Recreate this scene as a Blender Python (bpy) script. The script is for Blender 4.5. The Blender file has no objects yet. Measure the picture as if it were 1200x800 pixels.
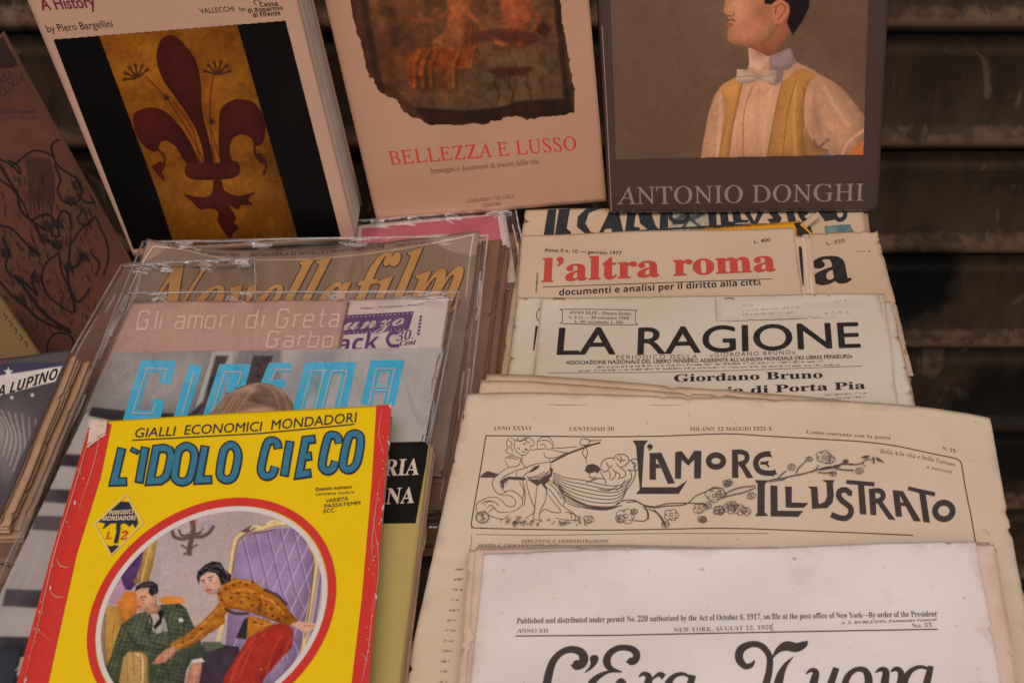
import bpy, bmesh, math, random
import numpy as np
from mathutils import Vector, Matrix
from mathutils.geometry import tessellate_polygon
random.seed(7); RNG = np.random.default_rng(11)
SC = bpy.context.scene; COL = SC.collection
# ------------------------------------------------------------------ camera, world, sun, exposure
PITCH = math.radians(40); F = 1670.0
CP = np.array([0.0, 0.0, 1.45])
cam = bpy.data.cameras.new('camera'); cam.sensor_width = 36; cam.lens = 36 * F / 1200
cam.clip_start = 0.02; cam.clip_end = 60
cam.dof.use_dof = True; cam.dof.focus_distance = 0.86; cam.dof.aperture_fstop = 20
camo = bpy.data.objects.new('camera', cam); COL.objects.link(camo)
camo.location = CP; camo.rotation_euler = (math.pi / 2 - PITCH, 0, 0); SC.camera = camo
SUN_EL = math.radians(58); SUN_AZ = math.radians(-14)      # from in front of the stall, high
W = bpy.data.worlds.new('World'); SC.world = W; W.use_nodes = True
nt = W.node_tree; sky = nt.nodes.new('ShaderNodeTexSky'); sky.sky_type = 'NISHITA'; sky.sun_disc = False
sky.sun_elevation = SUN_EL; sky.sun_rotation = math.pi + SUN_AZ; sky.dust_density = 4; sky.air_density = 1.0
nt.links.new(sky.outputs[0], nt.nodes['Background'].inputs[0]); nt.nodes['Background'].inputs[1].default_value = 0.05
sl = bpy.data.lights.new('sun', 'SUN'); sl.energy = 1.5; sl.angle = math.radians(55); sl.color = (1.0, 0.93, 0.86)
slo = bpy.data.objects.new('sun', sl); COL.objects.link(slo)
sd = Vector((math.sin(SUN_AZ) * math.cos(SUN_EL), -math.cos(SUN_AZ) * math.cos(SUN_EL), math.sin(SUN_EL)))
slo.rotation_euler = sd.to_track_quat('Z', 'Y').to_euler(); slo.location = (0, -1, 3)
SC.view_settings.view_transform = 'Standard'; SC.view_settings.look = 'None'
SC.view_settings.exposure = 0.51; SC.view_settings.gamma = 1
try: SC.cycles.transparent_max_bounces = 16; SC.cycles.max_bounces = 6
except Exception: pass
# ------------------------------------------------------------------ geometry of the view
FW = np.array([0, math.cos(PITCH), -math.sin(PITCH)]); UP = np.array([0, math.sin(PITCH), math.cos(PITCH)]); RT = np.array([1.0, 0, 0])
def ray(p):
    p = np.asarray(p, float); return FW * F + np.outer(p[..., 0].ravel() - 600, RT) + np.outer(400 - p[..., 1].ravel(), UP)
def topx(P):
    d = np.asarray(P) - CP; z = d @ FW; return np.stack([600 + F * (d @ RT) / z, 400 - F * (d @ UP) / z], -1)
SLOPE = math.radians(4)
NB = np.array([0, -math.sin(SLOPE), math.cos(SLOPE)]); B0 = CP + 0.9 * FW       # the pile's base plane
def hit(px, P0, n):
    r = ray(np.atleast_2d(px)); t = ((P0 - CP) @ n) / (r @ n); return CP + r * t[:, None]
def onpile(px, h): return hit(px, B0 + NB * h, NB)
def nz1(x, seed=0):      # 1-D fractal noise, -1..1
    x = np.asarray(x, float); o = np.zeros_like(x); r = np.random.default_rng(seed)
    for k in range(6):
        tb = r.uniform(-1, 1, 512); f = 3 * 2 ** k; t = x * f + 40; i = np.floor(t).astype(int) % 511; w = t - np.floor(t); w = w * w * (3 - 2 * w)
        o += (tb[i] * (1 - w) + tb[(i + 1) % 512] * w) * 0.6 ** k
    return o / 1.6
def nz2(X, Y, sc, seed=0, octv=4):
    r = np.random.default_rng(seed); o = np.zeros(np.broadcast(X, Y).shape); a = 1.0; tot = 0
    for k in range(octv):
        tb = r.uniform(-1, 1, (128, 128)); fx = X / sc * 2 ** k + 300.3; fy = Y / sc * 2 ** k + 300.7
        i = np.floor(fx).astype(int) % 127; j = np.floor(fy).astype(int) % 127
        u = fx - np.floor(fx); v = fy - np.floor(fy); u = u * u * (3 - 2 * u); v = v * v * (3 - 2 * v)
        o += a * (tb[i, j] * (1 - u) * (1 - v) + tb[i + 1, j] * u * (1 - v) + tb[i, j + 1] * (1 - u) * v + tb[i + 1, j + 1] * u * v); tot += a; a *= .55
    return o / tot
class Surf:
    """a four-cornered sheet in space: corners TL,TR,BR,BL and a height function over it"""
    def __init__(s, C, bump=None):
        s.C = np.array(C, float); s.P0 = s.C.mean(0)
        n = np.cross(s.C[1] - s.C[3], s.C[0] - s.C[2]); n /= np.linalg.norm(n)
        if n @ (CP - s.P0) < 0: n = -n
        s.n = n; s.bump = bump or (lambda u, v: 0 * u)
        e = s.C[1] - s.C[0]; e = e - n * (e @ n); s.e1 = e / np.linalg.norm(e); s.e2 = np.cross(n, s.e1)
        s.w = np.linalg.norm(s.C[1] - s.C[0]); s.h = np.linalg.norm(s.C[3] - s.C[0])
        s.c2 = np.stack([(s.C - s.P0) @ s.e1, (s.C - s.P0) @ s.e2], -1)
    def flat(s, u, v):
        u = np.asarray(u)[..., None]; v = np.asarray(v)[..., None]
        return (s.C[0] * (1 - u) + s.C[1] * u) * (1 - v) + (s.C[3] * (1 - u) + s.C[2] * u) * v
    def at(s, u, v, lift=0): return s.flat(u, v) + s.n * (s.bump(np.asarray(u), np.asarray(v)) + lift)[..., None]
    def uv(s, P):
        q = np.stack([(P - s.P0) @ s.e1, (P - s.P0) @ s.e2], -1); u = np.full(len(q), .5); v = u.copy(); a, b, c, d = s.c2
        for _ in range(7):
            U = u[:, None]; V = v[:, None]
            f = (a * (1 - U) + b * U) * (1 - V) + (d * (1 - U) + c * U) * V - q
            fu = (b - a) * (1 - V) + (c - d) * V; fv = (d - a) * (1 - U) + (c - b) * U
            D = fu[:, 0] * fv[:, 1] - fu[:, 1] * fv[:, 0]; D = np.where(abs(D) < 1e-9, 1e-9, D)
            u = u - (f[:, 0] * fv[:, 1] - f[:, 1] * fv[:, 0]) / D; v = v - (fu[:, 0] * f[:, 1] - fu[:, 1] * f[:, 0]) / D
        return u, v
    def proj(s, px, lift=0):
        r = ray(np.atleast_2d(px)); rn = r @ s.n; hh = np.zeros(len(r))
        for _ in range(4):
            t = ((s.P0 - CP) @ s.n + hh) / rn; P = CP + r * t[:, None]; u, v = s.uv(P - s.n * hh[:, None])
            hh = s.bump(np.clip(u, -.05, 1.05), np.clip(v, -.05, 1.05))
        return P + s.n * np.atleast_1d(lift)[..., None]
    def updir(s, p):
        P = s.proj([p]); u, v = s.uv(P - s.n * 0); q = topx(s.at(u, v - .03)) - topx(s.at(u, v)); q = q[0]; return q / np.linalg.norm(q)
def lying(quad, h, bump=None, tilt=None):
    hs = h if isinstance(h, (list, tuple)) else [h] * 4
    return Surf([onpile([q], k)[0] for q, k in zip(quad, hs)], bump)
def standing(quad, hl, hr, lean, bump=None):
    TL, TR, BR, BL = quad; a = onpile([BL], hl)[0]; b = onpile([BR], hr)[0]; e = (b - a) / np.linalg.norm(b - a)
    up = np.array([0, math.sin(math.radians(lean)), math.cos(math.radians(lean))]); n = np.cross(e, up); n /= np.linalg.norm(n)
    return Surf([hit([TL], a, n)[0], hit([TR], a, n)[0], b, a], bump)
# ------------------------------------------------------------------ objects
def tag(o, label=None, cat=None, group=None, kind=None):
    if label: o['label'] = label
    if cat: o['category'] = cat
    if group: o['group'] = group
    if kind: o['kind'] = kind
    return o
def thing(name, label, cat, loc, group=None):
    o = bpy.data.objects.new(name, None); COL.objects.link(o); o.location = tuple(loc); o.empty_display_size = .02
    return tag(o, label, cat, group)
def link(name, me, mat, parent=None, smooth=False):
    o = bpy.data.objects.new(name, me); COL.objects.link(o)
    if mat and not me.materials: me.materials.append(mat)
    if smooth: me.polygons.foreach_set('use_smooth', [True] * len(me.polygons))
    if parent:
        if name in ('front_cover', 'front_page', 'card', 'page') and parent.name not in COVER: COVER[parent.name] = o
        elif name in ('front_cover', 'front_page'): COVER[parent.name] = o
        o.parent = parent; l = parent.location
        pp = parent.parent
        off = Vector(l) if pp is None else Vector((0, 0, 0))
        if pp is None: me.transform(Matrix.Translation(-off)); o.location = (0, 0, 0)
        else: me.transform(Matrix.Translation(-Vector(pp.location)))
    return o
COVER = {}
def mesh(name, V, Fc, mat, parent=None, smooth=False, col=None, attr=None):
    me = bpy.data.meshes.new(name); V = np.asarray(V, float).reshape(-1, 3)
    if isinstance(Fc, np.ndarray):
        me.vertices.add(len(V)); me.vertices.foreach_set('co', V.ravel()); k = Fc.shape[1]
        me.loops.add(Fc.size); me.loops.foreach_set('vertex_index', Fc.ravel()); me.polygons.add(len(Fc))
        me.polygons.foreach_set('loop_start', np.arange(0, Fc.size, k)); me.update(calc_edges=True)
    else: me.from_pydata(V.tolist(), [], Fc); me.update()
    if col is not None:
        a = me.color_attributes.new('paint', 'FLOAT_COLOR', 'POINT'); a.data.foreach_set('color', np.c_[col, np.ones(len(col))].ravel())
    if attr:
        for k, v in attr.items():
            a = me.attributes.new(k, 'FLOAT', 'POINT'); a.data.foreach_set('value', np.asarray(v, float))
    return link(name, me, mat, parent, smooth)
def grid_faces(nx, ny, off=0):
    i, j = np.meshgrid(np.arange(nx - 1), np.arange(ny - 1), indexing='ij'); a = (i * ny + j).ravel() + off
    return np.stack([a, a + 1, a + ny + 1, a + ny], -1)
def lin(c, g=1.0):
    c = np.asarray(c, float) / 255; return np.where(c < .04045, c / 12.92, ((c + .055) / 1.055) ** 2.4) * g
# ------------------------------------------------------------------ materials
MATS = {}
def nodes(name):
    m = bpy.data.materials.new(name); m.use_nodes = True; t = m.node_tree; return m, t, t.nodes['Principled BSDF'], t.nodes.new, t.links.new
def ramp(t, fac, stops):
    r = t.nodes.new('ShaderNodeValToRGB'); t.links.new(fac, r.inputs[0]); e = r.color_ramp.elements
    while len(e) < len(stops): e.new(.5)
    for x, (p, c) in zip(e, stops): x.position = p; x.color = (*c, 1)
    return r.outputs[0]
def noise(t, scale, detail=4, rough=.55, co=None, dist=0):
    n = t.nodes.new('ShaderNodeTexNoise'); n.inputs['Scale'].default_value = scale; n.inputs['Detail'].default_value = detail
    n.inputs['Roughness'].default_value = rough; n.inputs['Distortion'].default_value = dist
    if co is None: co = t.nodes.new('ShaderNodeNewGeometry').outputs['Position']
    t.links.new(co, n.inputs['Vector']); return n.outputs['Fac']
def mixc(t, fac, a, b, mode='MIX'):
    m = t.nodes.new('ShaderNodeMix'); m.data_type = 'RGBA'; m.blend_type = mode
    for s, v in ((m.inputs[0], fac), (m.inputs[6], a), (m.inputs[7], b)):
        if hasattr(v, 'is_output'): t.links.new(v, s)
        elif isinstance(v, (int, float)): s.default_value = v
        else: s.default_value = (*v, 1)
    return m.outputs[2]
def maprange(t, v, a, b, c=0, d=1):
    m = t.nodes.new('ShaderNodeMapRange'); t.links.new(v, m.inputs[0])
    for k, x in zip((1, 2, 3, 4), (a, b, c, d)): m.inputs[k].default_value = x
    return m.outputs[0]
def paper(name, c, brown=(.30, .17, .08), edge_w=.012, stain=.5, rough=.85, bump=.25, coat=0, speck=.35, crease=.3):
    """old paper: cloudy tone, foxing specks, browned towards its cut edges"""
    if name in MATS: return MATS[name]
    m, t, b, N, L = nodes(name); c = np.array(c)
    base = mixc(t, maprange(t, noise(t, 9, 3), .35, .7), c * 1.03, c * np.array([.93, .89, .84]))
    base = mixc(t, maprange(t, noise(t, 38, 5, .7), .58, .75, 0, stain * .5), base, c * np.array([.86, .74, .62]))
    base = mixc(t, maprange(t, noise(t, 260, 2), .70, .76, 0, speck), base, c * np.array([.55, .42, .3]))
    a = N('ShaderNodeAttribute'); a.attribute_name = 'edge'
    ad = N('ShaderNodeMath'); ad.operation = 'ADD'; L(a.outputs['Fac'], ad.inputs[0])
    L(maprange(t, noise(t, 45, 5, .7), .3, .7, -edge_w * .2, edge_w * .9), ad.inputs[1])
    base = mixc(t, maprange(t, ad.outputs[0], 0, edge_w * .8, .6, 0), base, np.array(brown) * .5 + c * .35)
    L(base, b.inputs['Base Color']); b.inputs['Roughness'].default_value = rough
    b.inputs['Coat Weight'].default_value = coat; b.inputs['Coat Roughness'].default_value = .3
    b.inputs['Specular IOR Level'].default_value = .3
    h = N('ShaderNodeMath'); h.operation = 'MULTIPLY_ADD'; L(noise(t, 25, 3, .5, dist=.6), h.inputs[0]); h.inputs[1].default_value = crease * 6; L(noise(t, 700, 3), h.inputs[2])
    bp = N('ShaderNodeBump'); bp.inputs['Strength'].default_value = bump; bp.inputs['Distance'].default_value = .0006
    L(h.outputs[0], bp.inputs['Height']); L(bp.outputs[0], b.inputs['Normal'])
    MATS[name] = m; return m
def plain(name, c, rough=.7, wear=.25, coat=0, metal=0, scale=120, spec=.35):
    if name in MATS: return MATS[name]
    m, t, b, N, L = nodes(name); c = np.array(c)
    col = mixc(t, maprange(t, noise(t, scale, 5, .7), .45, .75, 0, wear), c, np.minimum(c * .75 + .02, 1))
    L(col, b.inputs['Base Color']); b.inputs['Roughness'].default_value = rough; b.inputs['Metallic'].default_value = metal
    b.inputs['Coat Weight'].default_value = coat; b.inputs['Coat Roughness'].default_value = .25; b.inputs['Specular IOR Level'].default_value = spec
    bp = N('ShaderNodeBump'); bp.inputs['Strength'].default_value = .15; bp.inputs['Distance'].default_value = .0004
    L(noise(t, 300, 3), bp.inputs['Height']); L(bp.outputs[0], b.inputs['Normal']); MATS[name] = m; return m
def ink(name, c, wear=.45, thr=.60, rough=.75, coat=0):
    """printing ink: uneven, letting a little paper tone through"""
    if name in MATS: return MATS[name]
    m, t, b, N, L = nodes(name); c = np.array(c)
    col = mixc(t, maprange(t, noise(t, 420, 6, .75), thr - .10, thr + .10, 0, wear), c, c * .7 + np.array([.10, .07, .05]))
    col = mixc(t, maprange(t, noise(t, 60, 3), .4, .7, 0, .2), col, c * .8 + .02)
    L(col, b.inputs['Base Color']); b.inputs['Roughness'].default_value = rough; b.inputs['Specular IOR Level'].default_value = .25
    b.inputs['Coat Weight'].default_value = coat; b.inputs['Coat Roughness'].default_value = .3
    MATS[name] = m; return m
def painted(name='painted_print', rough=.5, coat=.15, grain=.12):
    if name in MATS: return MATS[name]
    m, t, b, N, L = nodes(name); a = N('ShaderNodeAttribute'); a.attribute_name = 'paint'
    col = mixc(t, maprange(t, noise(t, 1400, 2), .4, .7, 0, grain), a.outputs['Color'], (.5, .42, .36), 'MULTIPLY')
    L(col, b.inputs['Base Color']); b.inputs['Roughness'].default_value = rough; b.inputs['Coat Weight'].default_value = coat
    b.inputs['Coat Roughness'].default_value = .25; b.inputs['Specular IOR Level'].default_value = .2
    MATS[name] = m; return m
def plastic(name, haze=.05, rough=.12, gloss=.55, edge=False):
    if name in MATS: return MATS[name]
    m, t, b, N, L = nodes(name); t.nodes.remove(b); out = t.nodes['Material Output']
    tr = N('ShaderNodeBsdfTransparent'); tr.inputs[0].default_value = (.99, .98, .97, 1)
    gl = N('ShaderNodeBsdfGlossy'); gl.inputs['Roughness'].default_value = rough; gl.inputs[0].default_value = (1, 1, 1, 1)
    df = N('ShaderNodeBsdfDiffuse'); df.inputs[0].default_value = (.62, .56, .53, 1)
    fr = N('ShaderNodeFresnel'); fr.inputs[0].default_value = 1.5
    bp = N('ShaderNodeBump'); bp.inputs['Strength'].default_value = .8; bp.inputs['Distance'].default_value = .004
    mp = N('ShaderNodeMapping'); mp.inputs['Scale'].default_value = (1.0, .35, 1); mp.inputs['Rotation'].default_value = (0, 0, .25)
    g = N('ShaderNodeNewGeometry'); L(g.outputs['Position'], mp.inputs[0])
    L(noise(t, 30, 3, .5, mp.outputs[0], 1.2), bp.inputs['Height'])
    for x in (gl, fr): L(bp.outputs[0], x.inputs['Normal'])
    mg = N('ShaderNodeMath'); mg.operation = 'MULTIPLY'; L(fr.outputs[0], mg.inputs[0]); mg.inputs[1].default_value = gloss * 2
    m1 = N('ShaderNodeMixShader'); L(mg.outputs[0], m1.inputs[0]); L(tr.outputs[0], m1.inputs[1]); L(gl.outputs[0], m1.inputs[2])
    m2 = N('ShaderNodeMixShader'); L(maprange(t, noise(t, 22, 4, .6, mp.outputs[0], 1), .45, .75, haze * .4, haze * 2), m2.inputs[0]); L(m1.outputs[0], m2.inputs[1]); L(df.outputs[0], m2.inputs[2])
    L(m2.outputs[0], out.inputs[0]); MATS[name] = m; return m
# ------------------------------------------------------------------ sheets of paper
def sheet(name, S, t, mat, parent, amp=.0012, seed=1, nu=70, nv=70, bot=True, u0=0, u1=1, v0=0, v1=1, notch=0, lift=0, round_c=0):
    u = np.linspace(0, 1, nu); v = np.linspace(0, 1, nv); U, V = np.meshgrid(u, v, indexing='ij')
    w, h = S.w, S.h
    def edge(x, sd, ln):
        o = (.5 + .5 * nz1(x * ln * 2.2, sd)) * amp + np.abs(nz1(x * ln * 14, sd + 3)) * amp * .35
        if notch:
            r = np.random.default_rng(sd + 5)
            for _ in range(int(notch)):
                p = r.uniform(0, 1); o = np.maximum(o, r.uniform(1, 3.2) * amp * np.clip(1 - abs(x - p) / r.uniform(.004, .022), 0, 1) ** r.uniform(.5, 1.6))
        return o
    l = edge(v, seed, h) / w; rr = edge(v, seed + 1, h) / w; tt = edge(u, seed + 2, w) / h; bb = edge(u, seed + 3, w) / h
    UU = u0 + (u1 - u0) * (l[None, :] + U * (1 - l - rr)[None, :]); VV = v0 + (v1 - v0) * (tt[:, None] + V * (1 - tt - bb)[:, None])
    if round_c:    # softened corners
        for cu in (0, 1):
            for cv in (0, 1):
                du = abs(U - cu) * w; dv = abs(V - cv) * h; q = np.clip(1 - (du + dv) / round_c, 0, 1) ** 2 * round_c * .35
                UU += (1 - 2 * cu) * q / w; VV += (1 - 2 * cv) * q / h
    top = S.at(UU.ravel(), VV.ravel(), lift); ed = np.minimum(np.minimum(U, 1 - U) * w, np.minimum(V, 1 - V) * h).ravel()
    n = nu * nv; Fc = grid_faces(nu, nv)
    ring = [i * nv for i in range(nu)] + [(nu - 1) * nv + j for j in range(1, nv)] + [i * nv + nv - 1 for i in range(nu - 2, -1, -1)] + [j for j in range(nv - 2, 0, -1)]
    ring = np.array(ring); low = top[ring] - S.n * t; m = len(ring); a = np.arange(m); b = (a + 1) % m
    side = np.stack([ring[a], ring[b], n + b, n + a], -1)
    V3 = np.vstack([top, low]); F3 = np.vstack([Fc, side])
    if bot:
        c0 = low; k = len(V3); V3 = np.vstack([V3, low.mean(0)[None]]); F3 = np.vstack([F3, np.stack([n + a, n + b, np.full(m, k), np.full(m, k)], -1)[:0]])
    o = mesh(name, V3, F3, mat, parent, True, attr={'edge': np.r_[ed, np.zeros(len(V3) - n)]})
    o.data.polygons.foreach_set('use_smooth', np.r_[np.ones(len(Fc), bool), np.zeros(len(F3) - len(Fc), bool)])
    return o
def leaves(parent, S, n, dt, mat, spread=.004, seed=3, amp=.0012, notch=3, t=.0006, nu=60, nv=60, shift=(0, 0), fan=(0, 0)):
    """n loose leaves under the top sheet, each slightly out of line"""
    r = np.random.default_rng(seed)
    for k in range(n):
        dx, dy = r.normal(0, spread, 2); dx += shift[0] + fan[0] * (k + 1); dy += shift[1] + fan[1] * (k + 1); th = r.normal(0, .004)
        C = S.C.copy(); c = C.mean(0); e1, e2 = S.e1, S.e2
        d = C - c; x = d @ e1; y = d @ e2; z = d @ S.n
        C = c + np.outer(x * math.cos(th) - y * math.sin(th) + dx, e1) + np.outer(x * math.sin(th) + y * math.cos(th) + dy, e2) + np.outer(z - dt * (k + 1), S.n)
        S2 = Surf(C, S.bump); S2.n = S.n
        sheet('page', S2, t, mat, parent, amp, seed * 31 + k * 7, nu, nv, notch=notch)
def block(name, S, t, mat, parent, inset=.002, back=0, nlay=0):
    """a book block behind a cover: a slab set back from the cover's edges, its sides ridged like leaves"""
    w, h = S.w, S.h; iu = inset / w; iv = inset / h; L = max(nlay, 2); P = []
    for k in range(L + 1):
        z = -back - t * k / L; j = (RNG.uniform(-.0003, .0003) if nlay else 0)
        for (u, v) in ((iu + j / w, iv), (1 - iu + j / w, iv), (1 - iu + j / w, 1 - iv + j / h), (iu + j / w, 1 - iv + j / h)):
            P.append(S.at(np.array([u]), np.array([v]))[0] + S.n * z)
    Fq = [(0, 1, 2, 3), tuple(4 * L + i for i in (3, 2, 1, 0))]
    for k in range(L):
        for i in range(4): j = (i + 1) % 4; Fq.append((4 * k + i, 4 * k + 4 + i, 4 * k + 4 + j, 4 * k + j))
    return mesh(name, P, Fq, mat, parent)
# ------------------------------------------------------------------ ink (flat print as thin meshes lying on a sheet)
def catmull(pts, k=6, closed=False):
    p = np.asarray(pts, float)
    if len(p) < 3: return p
    q = np.vstack([p[-1], p, p[0], p[1]]) if closed else np.vstack([2 * p[0] - p[1], p, 2 * p[-1] - p[-2]])
    o = []
    for i in range(1, len(q) - 2):
        t = np.linspace(0, 1, k, endpoint=False)[:, None]; a, b, c, d = q[i - 1], q[i], q[i + 1], q[i + 2]
        o.append(.5 * ((2 * b) + (c - a) * t + (2 * a - 5 * b + 4 * c - d) * t ** 2 + (3 * b - a - 3 * c + d) * t ** 3))
    o = np.vstack(o); return o if closed else np.vstack([o, p[-1]])
FONT = {'sb': (0x1D400, 0x1D7CE), 'si': (0x1D434, 0x1D7CE), 'sr': (0x1D434, 0x1D7CE), 'sbi': (0x1D468, 0x1D7CE), 'scr': (0x1D4D0, None), 'ss': None,
        'ssb': (0x1D5D4, 0x1D7EC), 'ssi': (0x1D608, None), 'ssbi': (0x1D63C, 0x1D7EC), 'mono': (0x1D670, 0x1D7F6)}
def uni(s, f):
    if FONT[f] is None: return s
    b, d = FONT[f]; o = ''
    for c in s:
        if 'A' <= c <= 'Z': o += chr(b + ord(c) - 65)
        elif 'a' <= c <= 'z': o += '\u210e' if (b == 0x1D434 and c == 'h') else chr(b + 26 + ord(c) - 97)
        elif '0' <= c <= '9' and d: o += chr(d + ord(c) - 48)
        else: o += c
    return o
TC = {}
import time
def glyphs(s, f, off=0, gap=1.0, res=3):
    k = (s, f, off, gap, res)
    if k in TC: return TC[k]
    c = bpy.data.curves.new('t', 'FONT'); c.body = uni(s, f); c.offset = off; c.space_character = gap; c.resolution_u = res
    o = bpy.data.objects.new('t', c); 
    me = bpy.data.meshes.new_from_object(o); n = len(me.vertices); V = np.zeros(n * 3); me.vertices.foreach_get('co', V)
    V = V.reshape(-1, 3)[:, :2].copy(); Fs = [tuple(p.vertices) for p in me.polygons]
    bpy.data.objects.remove(o); bpy.data.curves.remove(c); bpy.data.meshes.remove(me)
    if f == 'sr': V[:, 0] -= .27 * V[:, 1]
    TC[k] = (V, Fs); return TC[k]
CAP = {}
def capof(f, ch='H'):
    if (f, ch) not in CAP: CAP[(f, ch)] = glyphs(ch, f)[0][:, 1].max()
    return CAP[(f, ch)]
class Ink:
    def __init__(s, S): s.S = S; s.V = []; s.F = []; s.n = 0; s.k = 0; s.lift = []
    def add(s, P2, Fs, cut=0):
        P2 = np.asarray(P2, float)
        if not cut and len(P2) < 400 and any(np.ptp(P2[list(f)], axis=0).max() > 26 for f in Fs): cut = 16
        if cut:      # split long faces so that the print follows the curve of the sheet
            bm = bmesh.new(); vs = [bm.verts.new((x, y, 0)) for x, y in P2]
            for f in Fs:
                try: bm.faces.new([vs[i] for i in f])
                except Exception: pass
            lo, hi = P2.min(0), P2.max(0)
            for ax in (0, 1):
                x = math.floor(lo[ax] / cut + 1) * cut
                while x < hi[ax]:
                    co = [0, 0, 0]; no = [0, 0, 0]; co[ax] = x; no[ax] = 1
                    bmesh.ops.bisect_plane(bm, geom=bm.verts[:] + bm.edges[:] + bm.faces[:], plane_co=co, plane_no=no); x += cut
            bm.verts.index_update(); P2 = np.array([v.co[:2] for v in bm.verts]); Fs = [tuple(v.index for v in f.verts) for f in bm.faces]; bm.free()
        s.V.append(P2); s.F += [tuple(i + s.n for i in f) for f in Fs]; s.n += len(P2); s.lift.append(np.full(len(P2), s.k * 4e-6)); s.k += 1
        return s
    def text(s, t, f, p0, p1, cap, off=0, gap=1.0, sk=0, cut=0, base=None, ch='H', up=None, res=3, bold=0):
        if off > 0: bold = off * cap[0] * 1.0 if isinstance(cap, tuple) else off * cap; off = 0
        V, Fs = glyphs(t, f, off, gap, res)
        if not len(V): return s
        x0, x1 = V[:, 0].min(), V[:, 0].max(); u = (V[:, 0] - x0) / max(x1 - x0, 1e-6); h = V[:, 1] / capof(f, ch)
        p0 = np.array(p0, float); p1 = np.array(p1, float); c0, c1 = cap if isinstance(cap, tuple) else (cap, cap)
        U0 = np.array(up if up is not None else s.S.updir(p0), float); U1 = np.array(up if up is not None else s.S.updir(p1), float)
        d = (p1 - p0) / np.linalg.norm(p1 - p0); uu = u[:, None]
        P = p0 + (p1 - p0) * uu + (U0 * (1 - uu) + U1 * uu) * (h * (c0 + (c1 - c0) * u))[:, None] + d * (sk * h * c0)[:, None]
        if base: P[:, 1] += base(P[:, 0])
        s.add(P, Fs, cut)
        if bold:
            for dx, dy in ((-bold, 0), (bold, 0), (0, -bold * .6), (0, bold * .6)): s.add(P + (dx, dy), Fs, cut)
        return s
    def poly(s, pts, smooth=0, cut=0):
        p = catmull(pts, smooth, True) if smooth else np.asarray(pts, float)
        T = tessellate_polygon([[Vector((x, y, 0)) for x, y in p]]); return s.add(p, [tuple(t) for t in T], cut)
    def stroke(s, pts, w, smooth=4, closed=False, taper=0, sc=(1, 1), cut=0):
        p = np.asarray(pts, float)
        if smooth and len(p) > 2: p = catmull(p, smooth, closed)
        if closed: p = np.vstack([p, p[:1]])
        d = np.gradient(p, axis=0); d /= np.maximum(np.linalg.norm(d, axis=1), 1e-6)[:, None]; nn = np.stack([-d[:, 1], d[:, 0]], -1)
        n = len(p); tt = np.linspace(0, 1, n); ww = np.full(n, w / 2.0)
        if closed: d0 = nn[0] + nn[-1]; d0 /= np.linalg.norm(d0) + 1e-9; nn[0] = nn[-1] = d0
        if taper: ww = ww * (1 - taper + taper * np.sin(np.pi * np.clip(tt, .02, .98)))
        P = np.vstack([p + nn * ww[:, None], p - nn * ww[:, None]])
        return s.add(P, [(i, i + 1, n + i + 1, n + i) for i in range(n - 1)], cut)
    def angular(s, pts, w, closed=False):
        """stroke with mitred corners"""
        p = np.asarray(pts, float); n = len(p); A = []; B = []
        for i in range(n):
            a = p[i - 1] if (i > 0 or closed) else None; b = p[(i + 1) % n] if (i < n - 1 or closed) else None
            d1 = (p[i] - a) / np.linalg.norm(p[i] - a) if a is not None else None; d2 = (b - p[i]) / np.linalg.norm(b - p[i]) if b is not None else None
            if d1 is None: d1 = d2
            if d2 is None: d2 = d1
            n1 = np.array([-d1[1], d1[0]]); n2 = np.array([-d2[1], d2[0]]); m = n1 + n2; m /= np.linalg.norm(m) + 1e-9; k = w / 2 / max(m @ n1, .45)
            A.append(p[i] + m * k); B.append(p[i] - m * k)
        P = np.vstack([A, B]); Fs = [(i, i + 1, n + i + 1, n + i) for i in range(n - 1)]
        if closed: Fs.append((n - 1, 0, n, 2 * n - 1))
        return s.add(P, Fs)
    def disc(s, c, r, k=16, ry=None):
        a = np.linspace(0, 2 * np.pi, k, endpoint=False); return s.poly(np.stack([c[0] + r * np.cos(a), c[1] + (ry or r) * np.sin(a)], -1))
    def scrib(s, p0, p1, h=2.2, seed=0, w=.7):
        """a line of type too small to read: broken little strokes"""
        r = np.random.default_rng(seed); p0 = np.array(p0, float); p1 = np.array(p1, float); L = np.linalg.norm(p1 - p0); d = (p1 - p0) / L; x = 0; P = []; Fs = []
        while x < L - 2:
            wl = r.uniform(4, 12); e = min(x + wl, L)
            while x < e - .8:
                g = r.uniform(.9, 1.5); a = p0 + d * x; b = a + d * g * .62; hh = h * r.choice([.62, .65, 1.0], p=[.4, .35, .25]); n = len(P)
                P += [a, b, b + (0, -hh), a + (0, -hh)] if r.random() < .6 else [a + (0, -hh * .7), b + (0, -hh * .7), b + (0, -hh), a + (0, -hh)]
                Fs.append((n, n + 1, n + 2, n + 3)); x += g
            x += r.uniform(1.3, 2.2)
        return s.add(P, Fs)
    def build(s, name, mat, parent, lift=.00025):
        if not s.V: return
        P = s.S.proj(np.vstack(s.V), lift + np.concatenate(s.lift)); return mesh(name, P, s.F, mat, COVER.get(parent.name, parent))
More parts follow.
